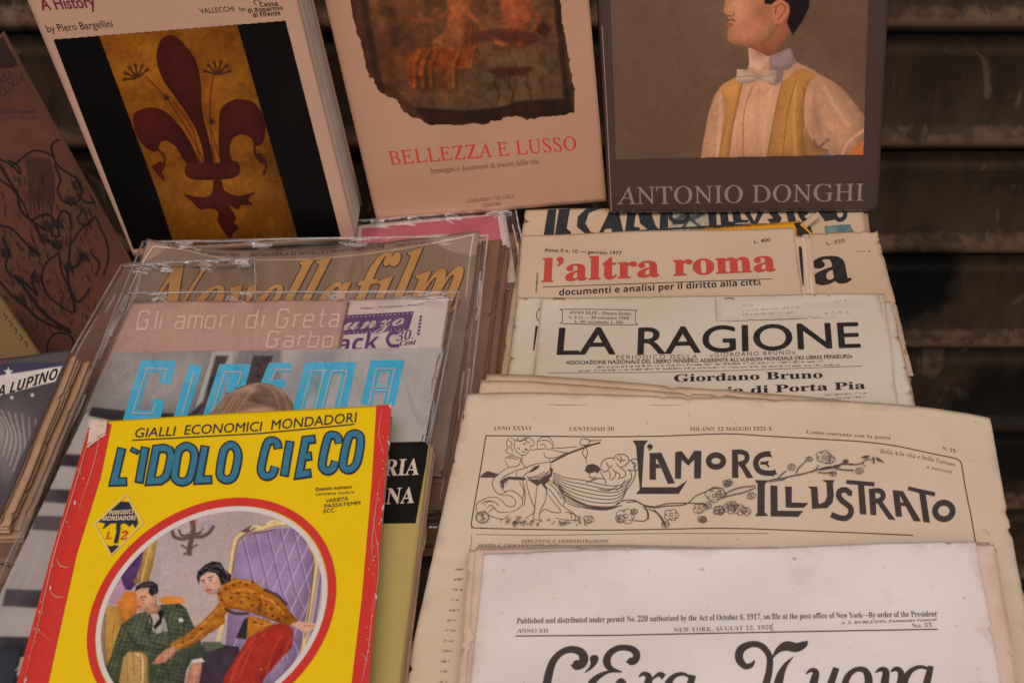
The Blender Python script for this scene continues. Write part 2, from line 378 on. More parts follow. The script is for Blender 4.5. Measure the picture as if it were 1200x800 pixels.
# ------------------------------------------------------------------ painted pictures (printed colour on a fine mesh)
class Paint:
    def __init__(s, x0, y0, x1, y1, res=1.4, base=(128, 128, 128), g=1.0):
        nx = int((x1 - x0) * res) + 1; ny = int((y1 - y0) * res) + 1; s.g = g; s.nx, s.ny = nx, ny
        s.X, s.Y = np.meshgrid(np.linspace(x0, x1, nx), np.linspace(y0, y1, ny), indexing='ij')
        s.A = np.zeros((nx, ny, 3)) + np.array(base, float); s.M = np.ones((nx, ny), bool)
    def _put(s, sl, m, col, a):
        col = col(s.X[sl], s.Y[sl]) if callable(col) else np.array(col, float); m = (m * a)[..., None]; s.A[sl] = s.A[sl] * (1 - m) + col * m
    def _sl(s, p, pad):
        x0, y0 = p.min(0) - pad; x1, y1 = p.max(0) + pad; xs = s.X[:, 0]; ys = s.Y[0]
        i = np.searchsorted(xs, [x0, x1]); j = np.searchsorted(ys, [y0, y1]); return (slice(i[0], i[1]), slice(j[0], j[1]))
    def _dist(s, sl, p, closed):
        X, Y = s.X[sl], s.Y[sl]; D = np.full(X.shape, 1e9); ins = np.zeros(X.shape, bool); n = len(p)
        for k in range(n if closed else n - 1):
            a = p[k]; b = p[(k + 1) % n]; e = b - a; L = e @ e + 1e-9
            t = np.clip(((X - a[0]) * e[0] + (Y - a[1]) * e[1]) / L, 0, 1); D = np.minimum(D, (X - a[0] - e[0] * t) ** 2 + (Y - a[1] - e[1] * t) ** 2)
            if closed:
                c = ((a[1] > Y) != (b[1] > Y)); ins ^= c & (X < (b[0] - a[0]) * (Y - a[1]) / (b[1] - a[1] + 1e-12) + a[0])
        return np.sqrt(D), ins
    def poly(s, pts, col, f=.6, a=1.0, smooth=0):
        p = catmull(pts, smooth, True) if smooth else np.asarray(pts, float); sl = s._sl(p, f * 2 + 1)
        if s.X[sl].size == 0: return s
        D, ins = s._dist(sl, p, True); s._put(sl, np.clip(.5 + np.where(ins, D, -D) / (2 * f), 0, 1), col, a)
        if callable(col):      # painted roundness of the figure: tone falls off towards its outline
            q = np.ptp(p, axis=0).min() * .16 + 1; X, Y = s.X[sl], s.Y[sl]; c = p.mean(0); g = ((X - c[0]) * .5 + (Y - c[1]) * .6) / (np.ptp(p, axis=0).max() * .5)
            m = np.where(ins, np.exp(-D / q) * (.20 + .16 * g) + .06 * g, 0) + np.where(ins, .05 * nz2(X + Y * .5, (Y - X * .5) * .35, 3.2, 17, 3), 0)
            s.A[sl] = s.A[sl] * (1 - m * a)[..., None]
        return s
    def line(s, pts, w, col, f=.6, a=1.0, smooth=4):
        p = catmull(pts, smooth) if smooth and len(pts) > 2 else np.asarray(pts, float); sl = s._sl(p, w + f * 2 + 1)
        if s.X[sl].size == 0: return s
        D, _ = s._dist(sl, p, False); s._put(sl, np.clip(.5 + (w / 2 - D) / (2 * f), 0, 1), col, a); return s
    def blob(s, c, r, col, a=.5, ry=None):
        r2 = ((s.X - c[0]) / r) ** 2 + ((s.Y - c[1]) / (ry or r)) ** 2; s._put((slice(None), slice(None)), np.exp(-r2 * 1.2), col, a); return s
    def inside(s, pts, fn, smooth=0):
        p = catmull(pts, smooth, True) if smooth else np.asarray(pts, float); old = s.A.copy(); fn(); _, ins = s._dist((slice(None), slice(None)), p, True); s.A = np.where(ins[..., None], s.A, old); return s
    def grain(s, sc, amt, seed=0, octv=4):
        s.A *= (1 + amt * nz2(s.X, s.Y, sc, seed, octv))[..., None]; return s
    def mask(s, pts, smooth=0):
        p = catmull(pts, smooth, True) if smooth else np.asarray(pts, float); sl = (slice(None), slice(None)); _, ins = s._dist(sl, p, True); s.M &= ins; return s
    def build(s, name, S, parent, mat=None, lift=.0002):
        P = S.proj(np.stack([s.X.ravel(), s.Y.ravel()], -1), lift); Fq = grid_faces(s.nx, s.ny)
        Fq = Fq[s.M.ravel()[Fq].all(1)]; col = lin(np.clip(s.A.reshape(-1, 3), 0, 255), s.g)
        used = np.unique(Fq); mp = np.zeros(len(P), int); mp[used] = np.arange(len(used))
        return mesh(name, P[used], mp[Fq], mat or painted(), COVER.get(parent.name, parent), True, col=np.clip(col[used], 0, .9))
def ridge(name, S, lines, mat, parent, base=.0004):
    """raised beads and puckers in a film: lines = (pixel points, width, height)"""
    V = []; Fs = []; n = 0
    for pts, w, h in lines:
        p = catmull(pts, 6) if len(pts) > 2 else np.array(pts, float)[0] + (np.array(pts[1], float) - pts[0]) * np.linspace(0, 1, 30)[:, None]
        d = np.gradient(p, axis=0); d /= np.maximum(np.linalg.norm(d, axis=1), 1e-6)[:, None]; nn = np.stack([-d[:, 1], d[:, 0]], -1); m = len(p)
        tap = np.sin(np.pi * np.clip(np.linspace(0, 1, m), .03, .97)) ** .4
        for k, (a, z) in enumerate(((-1, 0), (-.6, .7), (0, 1), (.6, .7), (1, 0))): V.append(S.proj(p + nn * (a * w / 2), base + z * h * tap))
        for k in range(4): Fs += [(n + k * m + i, n + k * m + i + 1, n + (k + 1) * m + i + 1, n + (k + 1) * m + i) for i in range(m - 1)]
        n += 5 * m
    return mesh(name, np.vstack(V), Fs, mat, parent, True)
def xf(pts, ox, oy, sc): return [(ox + x * sc, oy + y * sc) for x, y in pts]
KS = 1.5        # standing covers face sideways and get less light: real print colour from the seen one
# ------------------------------------------------------------------ pavement, roller shutter, stall table
pm = plain('pavement_stone', (.10, .09, .085), .9, .5, scale=20)
pv = mesh('pavement', [(-30, -30, 0), (30, -30, 0), (30, 30, 0), (-30, 30, 0)], [(0, 1, 2, 3)], pm); tag(pv, kind='structure')
def box_bm(V, F, x0, x1, y0, y1, z0, z1):
    n = len(V); V += [(x0, y0, z0), (x1, y0, z0), (x1, y1, z0), (x0, y1, z0), (x0, y0, z1), (x1, y0, z1), (x1, y1, z1), (x0, y1, z1)]
    F += [tuple(n + i for i in f) for f in ((0, 3, 2, 1), (4, 5, 6, 7), (0, 1, 5, 4), (1, 2, 6, 5), (2, 3, 7, 6), (3, 0, 4, 7))]
SY = 0.985
sh = thing('roller_shutter', 'dark brown ribbed metal roller shutter closed behind the books', 'shutter', (0, SY, 0))
def shutter_mat():
    m, t, b, N, L = nodes('shutter_paint')
    g = N('ShaderNodeNewGeometry'); mp = N('ShaderNodeMapping'); mp.inputs['Scale'].default_value = (3, 1, 1.2); L(g.outputs['Position'], mp.inputs[0])
    c = mixc(t, maprange(t, noise(t, 14, 5, .6, mp.outputs[0]), .4, .65), (.038, .021, .010), (.022, .011, .005))
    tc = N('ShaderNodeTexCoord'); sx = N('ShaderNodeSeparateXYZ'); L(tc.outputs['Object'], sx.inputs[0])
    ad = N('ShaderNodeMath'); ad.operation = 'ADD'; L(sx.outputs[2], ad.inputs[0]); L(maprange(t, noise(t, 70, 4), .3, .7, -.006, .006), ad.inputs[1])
    c = mixc(t, maprange(t, ad.outputs[0], .014, .022, 1, 0), c, (.095, .050, .026))  # lower ridge of each slat lightened: bare-metal wear plus light painted into the colour
    c = mixc(t, maprange(t, noise(t, 60, 5, .75), .60, .68, 0, .8), c, (.014, .008, .006))
    mp2 = N('ShaderNodeMapping'); mp2.inputs['Scale'].default_value = (1.4, 1, .8); L(g.outputs['Position'], mp2.inputs[0])
    c = mixc(t, maprange(t, noise(t, 22, 2, .5, mp2.outputs[0], 1.5), .64, .72, 0, .55), c, (.13, .085, .055))
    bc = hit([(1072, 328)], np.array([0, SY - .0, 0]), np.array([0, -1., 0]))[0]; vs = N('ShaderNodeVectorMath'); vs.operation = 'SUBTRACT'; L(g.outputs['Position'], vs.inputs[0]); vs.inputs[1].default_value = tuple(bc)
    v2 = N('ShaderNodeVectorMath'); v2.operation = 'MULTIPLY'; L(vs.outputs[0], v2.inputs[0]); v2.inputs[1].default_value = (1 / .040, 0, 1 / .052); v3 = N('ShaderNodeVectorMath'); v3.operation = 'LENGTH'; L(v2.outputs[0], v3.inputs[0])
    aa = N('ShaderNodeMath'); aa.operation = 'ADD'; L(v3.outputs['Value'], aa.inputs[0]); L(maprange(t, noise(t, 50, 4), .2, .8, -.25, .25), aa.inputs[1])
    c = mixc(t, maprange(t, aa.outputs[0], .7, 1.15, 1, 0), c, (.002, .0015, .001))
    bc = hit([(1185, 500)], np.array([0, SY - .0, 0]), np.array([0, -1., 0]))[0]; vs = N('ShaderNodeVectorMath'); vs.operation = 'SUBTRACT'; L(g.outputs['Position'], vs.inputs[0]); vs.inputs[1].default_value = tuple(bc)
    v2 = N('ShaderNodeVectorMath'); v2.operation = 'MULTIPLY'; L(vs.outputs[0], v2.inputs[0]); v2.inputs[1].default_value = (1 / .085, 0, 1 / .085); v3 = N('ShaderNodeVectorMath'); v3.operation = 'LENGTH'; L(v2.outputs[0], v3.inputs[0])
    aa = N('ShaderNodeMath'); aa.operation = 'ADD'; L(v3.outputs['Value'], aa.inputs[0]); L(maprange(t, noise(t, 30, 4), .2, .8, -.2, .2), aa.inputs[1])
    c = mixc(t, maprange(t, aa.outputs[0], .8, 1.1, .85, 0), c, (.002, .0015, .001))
    L(c, b.inputs['Base Color']); b.inputs['Roughness'].default_value = .75; b.inputs['Specular IOR Level'].default_value = .15
    wv = N('ShaderNodeTexWave'); wv.wave_type = 'BANDS'; wv.bands_direction = 'X'; wv.inputs['Scale'].default_value = 75; wv.inputs['Distortion'].default_value = 2
    L(g.outputs['Position'], wv.inputs['Vector']); bp = N('ShaderNodeBump'); bp.inputs['Strength'].default_value = .35; bp.inputs['Distance'].default_value = .0008
    L(wv.outputs['Fac'], bp.inputs['Height']); L(bp.outputs[0], b.inputs['Normal']); return m
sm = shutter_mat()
PIT = 0.105
prof = [(0.0, 0.000), (-.003, .004), (-.010, .007), (-.0125, .012), (-.0105, .018), (-.004, .0205), (-.0015, .024), (-.0015, .084), (-.002, .088), (.003, .0925), (.008, .0935), (.008, .0975)]
Vs = []; 
XS = [-1.6 + .1 * i for i in range(33)]
for x in XS: Vs += [(x, a, z) for a, z in prof]
slat_me = None
ZS = hit([(1120, 158)], np.array([0, SY, 0]), np.array([0, -1., 0]))[0][2] - .013
for k in range(-5, 14):
    z0 = ZS + k * PIT
    if slat_me is None:
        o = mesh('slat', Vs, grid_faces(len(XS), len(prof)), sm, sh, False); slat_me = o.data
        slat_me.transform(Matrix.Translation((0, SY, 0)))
    else:
        o = bpy.data.objects.new('slat', slat_me); COL.objects.link(o); o.parent = sh
    o.location = (0, 0, z0)
Vb = []; Fb = []; box_bm(Vb, Fb, -1.6, 1.6, SY + .012, SY + .03, 0.02, 2.4); mesh('backing', Vb, Fb, plain('shutter_back', (.012, .009, .007), .9), sh)
# surface just before the slats; soft-edged black patches are mixed in shutter_mat
SS = Surf([(-1.6, SY - .0135, 1.6), (1.6, SY - .0135, 1.6), (1.6, SY - .0135, 0.1), (-1.6, SY - .0135, .1)])
wood = plain('stall_wood', (.10, .065, .04), .7, .5, scale=30)
tb = thing('stall_table', 'sloping wooden stall board under the piles of old papers', 'table', onpile([(560, 500)], -.02)[0])
C = [onpile([q], 0)[0] for q in ((168, 314), (1004, 300), (1120, 990), (-200, 990))]
TS = Surf(C); 
o = sheet('table_top', TS, .022, wood, tb, 0.0002, 5, 30, 30, lift=-.004)
for (u, v) in ((.06, .05), (.94, .05), (.06, .95), (.94, .95)):
    p = TS.at(np.array([u]), np.array([v]))[0]; Vb = []; Fb = []; box_bm(Vb, Fb, p[0] - .02, p[0] + .02, p[1] - .02, p[1] + .02, 0, p[2] - .029); mesh('leg', Vb, Fb, wood, tb)
lb = thing('low_board', 'rough brown board carrying the magazines at the lower left edge', 'board', onpile([(0, 600)], -.01)[0])
sheet('board_top', Surf([onpile([q], -.002)[0] for q in ((-300, 436), (72, 436), (-60, 900), (-520, 900))]), .02, wood, lb, .0005, 6, 20, 20)
for q in ((-230, 500), (20, 500), (-380, 830), (-100, 830)):
    p = onpile([q], -.024)[0]; Vb = []; Fb = []; box_bm(Vb, Fb, p[0] - .015, p[0] + .015, p[1] - .015, p[1] + .015, 0, p[2]); mesh('leg', Vb, Fb, wood, lb)
# black cloth bag slumped between the table and the shutter
def lump(name, c, r, mat, parent, seed, sq=1.0):
    bm = bmesh.new(); bmesh.ops.create_icosphere(bm, subdivisions=5, radius=1); P = np.array([v.co for v in bm.verts]); Fs = [tuple(v.index for v in f.verts) for f in bm.faces]; bm.free()
    n = nz2(P[:, 0] + P[:, 2] * .6, P[:, 1] + P[:, 2], .9, seed); P = P * np.array(r) * (1 + .14 * n + .05 * np.abs(nz2(P[:, 0] * 2, P[:, 2] * .6, .4, seed + 1)))[:, None]
    P[:, 2] = np.maximum(P[:, 2], -r[2] * .85); return mesh(name, P + np.array(c), Fs, mat, parent, True)
blackcloth = plain('black_cloth', (.006, .005, .005), .95, .1, scale=200, spec=.05)
'''bg = thing('cloth_bag', 'black cloth bag slumped in the dark gap beside the newspapers', 'bag', (.42, .87, 0))
lump('bag_body', (.44, .865, .36), (.17, .085, .36), blackcloth, bg, 3)'''
# ------------------------------------------------------------------ standing books
def wob(a=.0006, s=0, f=5):
    r = np.random.default_rng(s); k = r.uniform(1.5, f, 4); p = r.uniform(0, 6, 4)
    return lambda u, v: a * (np.sin(k[0] * u * 3 + p[0]) * np.cos(k[1] * v * 3 + p[1]) + .6 * np.sin(k[2] * (u + v) * 3 + p[2]))
pageblock = paper('book_page_edges', (.62, .50, .40), brown=(.45, .33, .22), rough=.9, bump=.3)
# history of the lily city
q = [(-8, -96), (319, -118), (417.5, 283), (157, 302)]
S = standing(q, .004, .018, 2, wob(.0003, 1))
T = thing('art_book', 'thick white art book with red lily on a gold and black cover, back left', 'book', S.C[2:].mean(0), 'art books standing in the back row')
white = plain('book_cover_white', lin((160, 124, 103), KS), .45, .25, .25, scale=60)
sheet('front_cover', S, .0012, white, T, .0001, 1, 60, 60)
block('page_block', S, .040, pageblock, T, .001, .0015, 24)
sheet('back_cover', S, .0012, white, T, .0001, 2, 8, 8, lift=-.044)
z = lambda pts: [(x * .375, y * .375) for x, y in pts]
P = Paint(60, 22, 402, 294, 1.3, (2, 1, 1), KS)
P.mask([(62, 46), (335, 24), (400, 278), (156, 292)])
P.blob((350, 120), 30, (18, 12, 10), .4).blob((100, 90), 30, (6, 4, 3), .5)
gold = lambda X, Y: np.array([128., 76., 12.]) + (nz2(X, Y, 26, 3)[..., None] * np.array([30, 26, 8])) + (nz2(X, Y, 5, 5)[..., None] * np.array([16, 13, 4]))
P.poly([(116, 42), (278, 29), (350, 282), (205, 290), (184, 225)], gold, .7)
mar = lambda X, Y: np.array([66., 17., 12.]) + nz2(X, Y, 14, 9)[..., None] * np.array([12, 7, 6])
P.poly(z([(520, 112), (497, 135), (490, 190), (510, 250), (545, 300), (580, 350), (610, 400), (632, 460), (642, 512), (668, 512), (655, 440), (632, 350), (628, 260), (612, 190), (582, 145), (548, 114)]), mar, .6, 1, 5)
P.poly(z([(415, 372), (428, 348), (468, 336), (512, 346), (552, 382), (588, 432), (622, 508), (598, 518), (575, 500), (552, 462), (525, 441), (504, 443), (496, 460), (486, 474), (458, 462), (430, 428)]), mar, .6, 1, 5)
P.line(z([(494, 466), (516, 495), (503, 530), (512, 562)]), 2.6, (66, 17, 12)); P.poly(z([(474, 520), (500, 503), (520, 515), (500, 545), (515, 565), (492, 548)]), (66, 17, 12), .5)
P.poly(z([(684, 400), (688, 350), (705, 325), (742, 310), (788, 318), (818, 352), (830, 400), (822, 446), (797, 456), (785, 432), (754, 420), (726, 436), (718, 472), (722, 504), (688, 504)]), mar, .6, 1, 5)
P.line(z([(795, 450), (800, 485), (822, 500), (832, 520), (824, 545)]), 3, (60, 16, 12)); P.poly(z([(790, 480), (815, 478), (838, 505), (815, 512)]), (52, 14, 12), .5)
P.poly(z([(580, 520), (600, 508), (665, 510), (732, 502), (750, 520), (746, 545), (720, 558), (660, 562), (602, 560), (580, 545)]), mar, .6, 1, 4)
P.poly(z([(668, 560), (690, 560), (702, 595), (745, 612), (798, 600), (776, 622), (790, 640), (756, 640), (742, 654), (716, 640), (738, 680), (730, 695), (748, 712), (728, 728), (722, 748), (704, 730), (688, 705), (680, 690), (680, 660), (652, 650), (628, 656), (598, 628), (575, 607), (610, 614), (650, 614), (665, 592)]), mar, .6, 1, 3)
for pts in ([(455, 240), (520, 305), (570, 380), (610, 450), (640, 510)], [(668, 232), (658, 300), (658, 380), (670, 440), (690, 505)], [(545, 320), (600, 400), (625, 505)], [(655, 400), (672, 505)]): P.line(z(pts), 1.3, (80, 26, 14))
for c, a in (((430, 225), .4), ((680, 215), 0)):
    for k in range(6):
        th = -math.pi / 2 + (k - 2.5) * .5 - a; d = (math.cos(th), math.sin(th)); P.line(z([(c[0] + 6 * d[0], c[1] + 20 + 6 * d[1]), (c[0] + 40 * d[0], c[1] + 20 + 40 * d[1])]), 2.3, (55, 24, 14), .7, .9)
        P.blob(z([(c[0] + 42 * d[0], c[1] + 20 + 42 * d[1])])[0], 2.4, (48, 18, 14), .8)
for c in ((520, 306), (662, 380)): P.blob((c[0] * .375, c[1] * .375), 3.5, (30, 10, 14), .95)
r = np.random.default_rng(4)
for k in range(70):
    y = r.uniform(40, 285); x = r.uniform(120 + (y - 40) * .36, 275 + (y - 40) * .29); P.line([(x, y), (x + r.normal(0, 2.5), y + r.normal(0, 1.5))], r.uniform(.4, 1.4), (60, 30, 8), .6, r.uniform(.2, .7))
P.A = P.A * np.array([.92, .86, .7]); P.build('cover_picture', S, T, painted('cover_print', .5, .04))
I = Ink(S); I.text('A History', 'ss', (50, 12), (113, 8.5), 15, .018); I.build('title_lettering', ink('maroon_ink', lin((92, 20, 40), KS)), T)
I = Ink(S); I.text('by Piero Bargellini', 'ss', (56, 38), (133, 31.5), 9)
I.text('VALLECCHI', 'ss', (235, 16), (275, 13), 6); I.text('for', 'ss', (281, 13.5), (289, 13), 5.5)
I.text('Cassa', 'ssb', (305, 8), (326, 6.5), 5.2); I.text('di Risparmio', 'ssb', (291, 15), (332, 11.5), 5.2); I.text('di Firenze', 'ssb', (297, 20.5), (329, 17.5), 5.2)
I.angular([(300, 6), (297, 2), (302, -1), (305, 3)], .8)
I.build('small_lettering', ink('black_ink', lin((34, 22, 26), KS)), T)
# terracotta fresco book
q = [(363.5, -72), (682, -96), (711, 236), (441.5, 259.5)]
S = standing(q, .012, .020, 4, wob(.0004, 2))
T = thing('art_book', 'pale pink exhibition book with a ragged fresco picture and red title, standing second from left', 'book', S.C[2:].mean(0), 'art books standing in the back row')
pk = plain('book_cover_pink', lin((168, 126, 101), KS*.85), .45, .2, .2, scale=40)
sheet('front_cover', S, .001, pk, T, .0001, 1, 60, 60); block('page_block', S, .016, pageblock, T, .001, .0012, 10); sheet('back_cover', S, .001, pk, T, .0001, 2, 8, 8, lift=-.019)
w = lambda pts: [(400 + x * .24167, y * .24167) for x, y in pts]
P = Paint(400, -70, 680, 152, 1.3, (62, 44, 32), KS)
rag = [(-45, -280), (-20, -150), (20, -60), (45, 0), (50, 60), (68, 120), (75, 170), (98, 210), (108, 280), (118, 330), (130, 375), (155, 385), (160, 410), (185, 450), (225, 470), (268, 482), (285, 510), (290, 530), (330, 565), (385, 580), (430, 612), (480, 604), (560, 607), (640, 600), (718, 602), (725, 590), (775, 588), (785, 572), (830, 565), (870, 566), (895, 580), (960, 570), (1060, 560), (1135, 545), (1130, 480), (1132, 430), (1120, 400), (1112, 350), (1110, 290), (1098, 250), (1090, 190), (1082, 150), (1072, 90), (1066, 30), (1062, 0), (1050, -120), (1040, -280)]
rr = np.random.default_rng(5); rg = []
for i in range(len(rag) - 1):
    for t in (0, .33, .66): rg.append(tuple(np.array(rag[i]) * (1 - t) + np.array(rag[i + 1]) * t + rr.normal(0, 2.6, 2)))
P.mask(w(rg))
inn = w([(90, -300), (110, 0), (150, 220), (185, 390), (260, 440), (360, 520), (600, 535), (760, 520), (860, 490), (1100, 480), (1080, 260), (1050, 120), (1030, -300)])
P.poly(inn, (86, 66, 50), 2).blob(w([(750, 400)])[0], 90, (80, 76, 62), .8, 45).blob(w([(900, 250)])[0], 45, (84, 76, 62), .6).blob(w([(250, 300)])[0], 40, (84, 50, 30), .6).blob(w([(330, 60)])[0], 45, (98, 70, 52), .7, 30).blob(w([(700, 60)])[0], 25, (104, 72, 56), .7)
P.poly(w([(360, 520), (600, 540), (760, 522), (870, 490), (1100, 478), (1130, 560), (430, 612)]), (40, 26, 18), 1.5)
P.line(w([(1035, -280), (1045, 0), (1070, 250), (1100, 520)]), 7, (34, 26, 18), 1.5, .8); P.line(w([(95, -100), (120, 60), (160, 300), (190, 420)]), 8, (42, 32, 22), 2, .8)
# reclining figures, kept vague
P.blob(w([(470, 330)])[0], 34, (104, 62, 34), .7, 24).blob(w([(560, 260)])[0], 30, (112, 66, 40), .6, 18).blob(w([(840, 200)])[0], 32, (84, 44, 34), .7, 12)
P.poly(w([(430, 230), (520, 200), (640, 210), (660, 250), (600, 300), (470, 300)]), lambda X, Y: np.array([122., 76, 48]) + nz2(X, Y, 8, 21)[..., None] * 26, 2.5, .8, 4)
P.poly(w([(500, -60), (600, -60), (625, 40), (605, 150), (590, 235), (500, 225), (440, 205), (500, 150), (515, 60)]), lambda X, Y: np.array([160., 106, 72]) + nz2(X, Y, 12, 2)[..., None] * 22, 1.6, .9, 4)
P.poly(w([(770, -60), (900, -60), (925, 60), (900, 165), (790, 160), (775, 60)]), lambda X, Y: np.array([146., 84, 58]) + nz2(X, Y, 12, 4)[..., None] * 20, 1.6, .85, 4)
P.line(w([(520, 60), (430, 100), (340, 95), (270, 80)]), 5, (118, 74, 48), 1.2, .9); P.line(w([(615, 60), (680, 130), (760, 205), (800, 215)]), 5.5, (136, 88, 58), 1.2, .9)
P.line(w([(900, 20), (960, 100), (900, 180), (860, 210)]), 6, (116, 70, 48), 1.2, .9); P.poly(w([(940, 150), (975, 95), (1015, 140), (990, 185)]), (60, 32, 28), 1.5)
P.poly(w([(325, 300), (370, 245), (450, 235), (560, 245), (600, 300), (580, 330), (520, 300), (510, 380), (520, 450), (495, 420), (480, 330), (420, 330), (385, 380), (350, 440), (335, 400)]), lambda X, Y: np.array([140., 74, 26]) + nz2(X, Y, 9, 7)[..., None] * 34, 3.2, .8, 4)
P.poly(w([(390, 350), (470, 350), (500, 420), (420, 450), (370, 440)]), (62, 44, 30), 4, .6, 3)
for x in (350, 390, 430, 540): P.line(w([(x + 30, 250), (x, 320), (x + 5, 420)]), 3, (150, 84, 36), 1.5, .6); P.line(w([(x + 45, 250), (x + 18, 330), (x + 22, 430)]), 2.4, (58, 38, 26), 1.5, .6)
for x in (605, 625, 650): P.line(w([(x, 120), (x - 5, 220), (x - 20, 300), (x - 40, 330)]), 3, (134, 72, 34), 1, .8)
P.line(w([(650, 180), (780, 170), (920, 190)]), 14, (70, 38, 34), 2, .7); P.poly(w([(700, 345), (760, 325), (930, 325), (900, 365), (760, 372)]), (56, 34, 24), 1.5, .8)
for x in (750, 820, 905): P.line(w([(x, 370), (x - 8, 410), (x + 14, 450), (x + 2, 510)]), 1.6, (50, 34, 26), 1, .75)
for x, y in ((240, 60), (255, 150), (260, 210)): P.blob(w([(x, y)])[0], 9, (54, 38, 26), .7)
P.A = P.A * np.array([.92, .74, .58]); P.grain(9, .30, 2).grain(30, .2, 5).grain(3, .16, 8)
P.build('cover_picture', S, T, painted('cover_print', .5, .04))
I = Ink(S); I.text('BELLEZZA E LUSSO', 'sr', (457.5, 193), (676, 175.5), 16, .004); I.build('title_lettering', ink('red_title_ink', lin((172, 48, 34), KS)), T)
I = Ink(S); I.text('Immagini e documenti di piaceri della vita', 'sr', (505, 203), (632, 191.5), 6, .004); I.text('LEONARDO – DE LUCA', 'sr', (547, 237.5), (603, 231.5), 4.2, .004); I.text('EDITORI', 'sr', (566, 242.5), (588, 240.5), 4, .004)
I.build('small_lettering', ink('brown_ink', lin((100, 62, 50), KS)), T)
# grey painter's catalogue
q = [(697, -70), (1045, -74), (1028.5, 247.5), (714, 250.5)]
S = standing(q, .018, .0155, 9, wob(.0004, 3))
T = thing('art_book', 'dark grey catalogue with portrait of a man in bow tie, back right', 'book', S.C[2:].mean(0), 'art books standing in the back row')
gc = plain('book_cover_grey', lin((58, 41, 35), KS), .4, .2, .35, scale=50)
sheet('front_cover', S, .001, gc, T, .0001, 1, 60, 60, round_c=.004); block('page_block', S, .009, pageblock, T, .001, .0012, 8); sheet('back_cover', S, .001, gc, T, .0001, 2, 8, 8, lift=-.0115)
I = Ink(S); I.angular([(705.5, 30), (711, 130), (716.5, 248)], 1.1); I.scrib((718, 249), (1024, 246.5), 1.0, 3); I.build('worn_edge', plain('worn_card', lin((120, 98, 86), KS), .8), T, .00012)
P = Paint(712, -60, 1018, 190, 1.4, (92, 72, 59), KS)
P.mask([(713, -60), (1019.5, -60), (1012, 181.5), (721.5, 187)])
P.blob((760, 170), 90, (84, 66, 54), .6).blob((860, -10), 70, (106, 84, 70), .5).blob((1000, 60), 50, (88, 66, 54), .6).blob((960, 100), 40, (102, 84, 70), .4)
z = lambda pts: [(790 + x * .2374, x2 * .2374) for x, x2 in pts]
sg = lambda c, a=8, s=18: (lambda X, Y: np.array(c, float) + nz2(X, Y, s, int(c[0]))[..., None] * a)
P.poly(z([(130, 790), (145, 690), (170, 560), (200, 470), (240, 415), (300, 385), (360, 350), (375, 290), (480, 275), (572, 238), (600, 305), (700, 352), (790, 400), (850, 450), (900, 520), (938, 570), (950, 790)]), sg((196, 150, 120)), .8)
P.poly(z([(365, 230), (475, 285), (420, 350), (372, 330)]), (196, 164, 148), .6)
P.poly(z([(372, 235), (430, 260), (500, 262), (572, 170), (560, -30), (380, -30), (370, 150)]), sg((160, 98, 70), 10), .8)
P.poly(z([(470, 285), (520, 262), (572, 238), (600, 310), (560, 345), (510, 345), (470, 345)]), sg((148, 128, 130), 8), .8)
P.poly(z([(500, 340), (545, 345), (530, 400), (505, 420)]), (110, 92, 104), 1.5, .8)
# generic profile
P.poly(z([(262, -120), (255, -30), (250, 20), (243, 50), (247, 66), (268, 80), (262, 95), (272, 108), (262, 122), (268, 138), (264, 165), (266, 195), (290, 214), (360, 235), (430, 225), (480, 180), (520, 100), (500, -120)]), sg((180, 124, 94), 8, 10), .7, 1, 3)
P.blob(z([(430, 60)])[0], 16, (128, 74, 52), .6).blob(z([(330, 60)])[0], 15, (194, 142, 112), .6).blob(z([(300, 175)])[0], 10, (164, 108, 80), .5).blob(z([(380, 150)])[0], 12, (176, 112, 84), .5).blob(z([(430, 250)])[0], 14, (128, 72, 52), .6)
P.line(z([(262, 100), (285, 98), (298, 104)]), 1.2, (70, 34, 24), .6); P.poly(z([(262, 117), (282, 113), (294, 122), (284, 131), (266, 134)]), (148, 70, 54), .6)
P.line(z([(268, 78), (290, 80), (297, 66)]), 1.1, (112, 60, 44), .6)
P.poly(z([(440, -120), (446, 20), (480, 22), (520, -6), (566, 20), (572, 60), (556, 110), (585, 176), (630, 110), (665, 40), (680, -120)]), (24, 15, 14), .8)
P.poly(z([(482, 40), (498, 8), (530, 0), (564, 24), (568, 60), (545, 95), (505, 122), (484, 96)]), (168, 106, 76), .7, 1, 3)
P.line(z([(500, 70), (505, 35), (530, 20), (548, 40), (535, 70), (515, 95)]), 1.3, (112, 58, 42), .6)
P.poly(z([(225, 430), (300, 388), (338, 412), (318, 520), (285, 640), (265, 790), (215, 790), (240, 640), (250, 520)]), sg((186, 132, 70)), .8)
P.poly(z([(540, 400), (600, 350), (640, 340), (705, 365), (660, 420), (635, 520), (640, 640), (645, 790), (455, 790), (485, 620), (510, 500)]), sg((182, 128, 68)), .8)
P.poly(z([(640, 640), (700, 720), (760, 740), (750, 790), (640, 790)]), sg((146, 106, 66)), 1)
for pts in ([(335, 415), (300, 560), (268, 780)], [(600, 400), (560, 560), (535, 780)], [(385, 430), (345, 560), (338, 780)], [(535, 400), (500, 540), (458, 780)], [(640, 440), (640, 600), (655, 650), (690, 720)]): P.line(z(pts), 1.0, (108, 70, 44), .7, .8)
P.line(z([(690, 690), (710, 725), (760, 690)]), 3.2, (96, 70, 64), 1.2, .8); P.line(z([(700, 420), (690, 520), (710, 620), (740, 690), (800, 750)]), 3, (146, 110, 96), 2, .6)
P.line(z([(700, 352), (830, 430), (935, 562)]), 2.0, (92, 60, 44), 1, .7)
